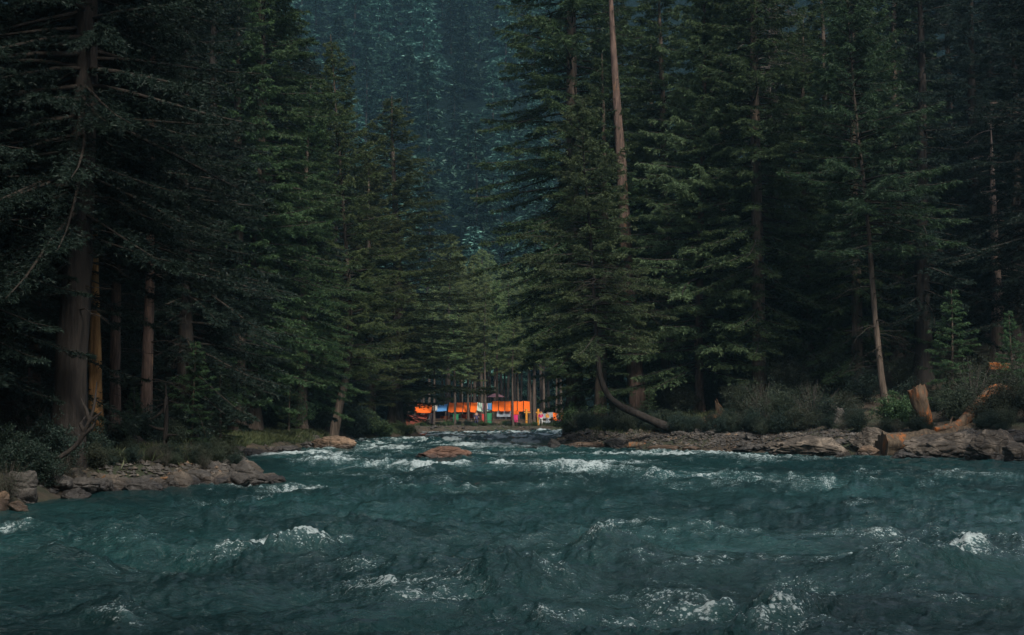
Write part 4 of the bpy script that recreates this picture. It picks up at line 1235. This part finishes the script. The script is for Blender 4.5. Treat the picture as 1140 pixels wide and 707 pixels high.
stall('small open stall with two short orange tarps by the trees of the point', 616, 638, 459.5, 467, C_ORANGE, 1, walls=[(627, 637, 469, 473, C_BLUE, 0.2)], seed=6, Y=162, depth=2.2)
stall('stall under a dull grey tarp sloping beside the two short orange tarps', 603, 617, 459, 470, C_SLATE, 0, seed=7, Y=164, depth=3.0)
# maroon tent
x0, x1 = cx(451), cx(474)
xm = (x0 + x1) / 2
o = thing('maroon_tent', 'low maroon tent with pitched roof at the end of the stall row', 'tent', (xm, CY, gz(xm, CY)))
zg = gz(xm, CY)
hw, zt, ze = (x1 - x0) / 2, cz(462) - zg, cz(466) - zg
t = MB()
t.add([(-hw, 0, 0), (hw, 0, 0), (hw, 0, ze), (-hw, 0, ze), (-hw, 2.4, 0), (hw, 2.4, 0), (hw, 2.4, ze), (-hw, 2.4, ze), (-hw, 1.2, zt), (hw, 1.2, zt)],
      [[0, 1, 2, 3], [5, 4, 7, 6], [1, 5, 6, 2], [4, 0, 3, 7], [2, 6, 9, 9], [7, 3, 8, 8]])
t.build('wall', C_MAROON, o, smooth=False)
t = MB()
t.add([(-hw - .1, -.1, ze - .03), (hw + .1, -.1, ze - .03), (hw + .1, 1.2, zt + .02), (-hw - .1, 1.2, zt + .02), (-hw - .1, 2.5, ze - .03), (hw + .1, 2.5, ze - .03)], [[0, 1, 2, 3], [3, 2, 5, 4]])
t.build('roof', C_MAROON, o, smooth=False)
# pale pink pitched canopy behind
o = thing('pitched_canopy', 'pale pink pitched canopy peeking over the stall roofs', 'canopy', (cx(552, 168), 168, gz(cx(552, 168), 168)))
zg = gz(cx(552, 168), 168)
r = MB()
zt, ze = cz(437, 168) - zg, cz(442, 168) - zg
r.add([(-1.1, 0, ze), (1.1, 0, ze), (1.1, 2.4, ze), (-1.1, 2.4, ze), (0, 1.2, zt)], [[0, 1, 4, 4], [1, 2, 4, 4], [2, 3, 4, 4], [3, 0, 4, 4]])
r.build('roof', C_PINK, o, smooth=False)
for sx in (-1, 1):
    for yy in (0.05, 2.35):
        p = MB()
        p.tube([(sx * 1.03, yy, -0.2), (sx * 1.03, yy, ze)], 0.045, 8)
        p.build('post', WOODPOST, o)
# cloths hung between the trunks
for (a, c, y0, y1, m_, lab, dy) in [(504.5, 510.5, 461, 473, C_GREEN, 'green cloth hanging under the three rippled orange tarps', -0.3), (541.5, 547.5, 460, 473, C_GREEN, 'green cloth hanging under the patchwork roof', -0.4), (536.5, 541, 461, 474, C_RED, 'red cloth hanging beside the green one under the patchwork roof', -0.35),
                                    (569.5, 576.5, 462, 470, C_MAGENTA, 'bright magenta cloth hanging under the six orange panels', -0.3)]:
    xm = (cx(a) + cx(c)) / 2
    mb = sheet_mb(cx(a) - xm, cx(c) - xm, 0, cz(y1) - cz(y0), 0, a)
    mb.tube([(cx(a) - xm - 0.3, 0.01, 0), (cx(c) - xm + 0.3, 0.01, 0)], 0.015, 6)
    tag(mb.build('hanging_cloth', m_, None, True, None, (xm, CY + dy, cz(y0))), lab, 'cloth')
# painted amber posts
for px, lab in ((586, 'amber painted post at the end of the six orange panels'), (599, 'amber painted post standing before the open ground past the stalls')):
    mb = MB()
    mb.tube([(0, 0, -0.3), (0, 0, 1.9)], 0.13, 10)
    mb.box((0.1, 0, 1.5), (0.7, 0.12, 0.14))
    x = cx(px)
    tag(mb.build('amber_post', C_YELLOW, None, False, None, (x, CY - 0.3, gz(x, CY - 0.3))), lab, 'post')
# low rail along the shore
mb = MB()
xs = np.linspace(cx(500), cx(592), 12)
o = thing('pole_rail', 'low rough pole rail along the far shore below the stalls', 'railing', (0, 156.6, 0))
for xx in xs:
    zq = gz(xx, 156.6)
    p = MB()
    p.tube([(xx, 0, zq - .2), (xx, 0, zq + 0.75)], 0.035, 6)
    p.build('post', WOODPOST, o)
rl = MB()
rl.tube([(xx, 0.06, gz(xx, 156.6) + 0.65) for xx in xs], 0.03, 6)
rl.build('rail', WOODPOST, o)

# ------------------------------------------------------------------ people at the camp (a few pixels tall)
def skin_obj(name, pts, edges, rads, matl, parent, sub=2):
    me = bpy.data.meshes.new(name)
    me.from_pydata(pts, edges, [])
    o = link(name, me, parent)
    md = o.modifiers.new('skin', 'SKIN')
    for k, r_ in enumerate(rads):
        rr = r_ if isinstance(r_, tuple) else (r_, r_)
        me.skin_vertices[0].data[k].radius = rr
    me.skin_vertices[0].data[0].use_root = True
    s = o.modifiers.new('sub', 'SUBSURF')
    s.levels = s.render_levels = sub
    me.materials.append(matl)
    md.use_smooth_shade = True
    return o
def person(label, x, y, rz, top, legs, arm=0.0, hgt=1.7):
    o = thing('person', label, 'person', (x, y, gz(x, y) + 0.0), rz, None, hgt / 1.72)
    s = 0.10
    pts = [(0, 0, .95), (0, 0, 1.15), (0, -.01, 1.38), (0, -.01, 1.50), (0, -.02, 1.60), (0, -.01, 1.70),
           (.10, 0, .88), (.12, -s, .48), (.12, -s + .06, .07), (.12, -s - .10, .03), (-.10, 0, .88), (-.12, s - .03, .48), (-.12, s + .06, .07), (-.12, s - .10, .03),
           (.19, 0, 1.38), (.25, .02, 1.12), (.24, -.10 - arm, .90 + arm), (.24, -.15 - arm, .81 + arm), (-.19, 0, 1.38), (-.25, .02, 1.12), (-.24, -.08, .88), (-.24, -.11, .78)]
    edges = [(0, 1), (1, 2), (2, 3), (3, 4), (4, 5), (0, 6), (6, 7), (7, 8), (8, 9), (0, 10), (10, 11), (11, 12), (12, 13), (2, 14), (14, 15), (15, 16), (16, 17), (2, 18), (18, 19), (19, 20), (20, 21)]
    rad = [(.14, .11), (.13, .10), (.15, .10), .055, (.085, .10), (.06, .07), .085, .058, .04, .035, .085, .058, .04, .035, .055, .042, .032, .035, .055, .042, .032, .035]
    b = skin_obj('body', pts, edges, rad, SKIN, o)
    tp = [pts[k] for k in (1, 2, 14, 15, 18, 19)] + [(0, 0, .80), (.245, -.06 - arm * .6, .99 + arm * .6), (-.245, -.04, .98)]
    skin_obj('tunic', tp, [(0, 1), (1, 2), (2, 3), (1, 4), (4, 5), (0, 6), (3, 7), (5, 8)], [(.155, .125), (.17, .12), .075, .062, .075, .062, (.20, .16), .055, .055], top, o)
    lp = [(0, 0, .93)] + [pts[k] for k in (6, 7, 8, 10, 11, 12)]
    lp[3] = (.12, -s + .055, .12); lp[6] = (-.12, s + .055, .12)
    skin_obj('trousers', lp, [(0, 1), (1, 2), (2, 3), (0, 4), (4, 5), (5, 6)], [(.155, .12), .10, .075, .06, .10, .075, .06], legs, o)
    h = MB()
    v, f = ICO[3]
    v = v * np.array([.095, .115, .10]) + np.array([0, .015, 1.685])
    h.add(v, f[(v[f[:, :3]].mean(1)[:, 2] > 1.66) | (v[f[:, :3]].mean(1)[:, 1] > .045)])
    h.build('hair', HAIRM, o)
    return o
person('person in magenta tunic and white trousers on the shore past the stalls', cx(602), 157.6, 0.3, C_MAGENTA, C_WHITE, 0.1)
person('person in pale pink tunic standing beside the one in magenta', cx(598.5, 158), 158.2, -0.6, C_PINK, C_NAVY)
person('person in navy clothes under the patchwork roof', cx(530.5), 157.5, 0.2, C_NAVY, C_NAVY, 0.15)
person('person in amber orange tunic near the dull grey tarp', cx(609.5), 158.4, 0.9, C_YELLOW, C_GREY)
person('person in white tunic behind the two short orange tarps', cx(622, 160.5), 160.5, 0.0, C_WHITE, C_NAVY)

# ------------------------------------------------------------------ haze
m = bpy.data.materials.new('valley_haze')
m.use_nodes = True
nt = m.node_tree
nt.nodes.remove(nt.nodes['Principled BSDF'])
pv = nt.nodes.new('ShaderNodeVolumePrincipled')
pv.inputs['Color'].default_value = (0.36, 0.70, 0.95, 1)
pv.inputs['Density'].default_value = HAZE
pv.inputs['Anisotropy'].default_value = 0.1
nt.links.new(pv.outputs[0], nt.nodes['Material Output'].inputs['Volume'])
zmax = float(ZZ[YY < 515].max()) + 35
b = MB()
b.box((0, 245, zmax / 2 - 1.5), (380, 680, zmax + 3))
tag(b.build('haze', m, smooth=False), 'thin blue haze filling the valley', 'haze', kind='stuff')
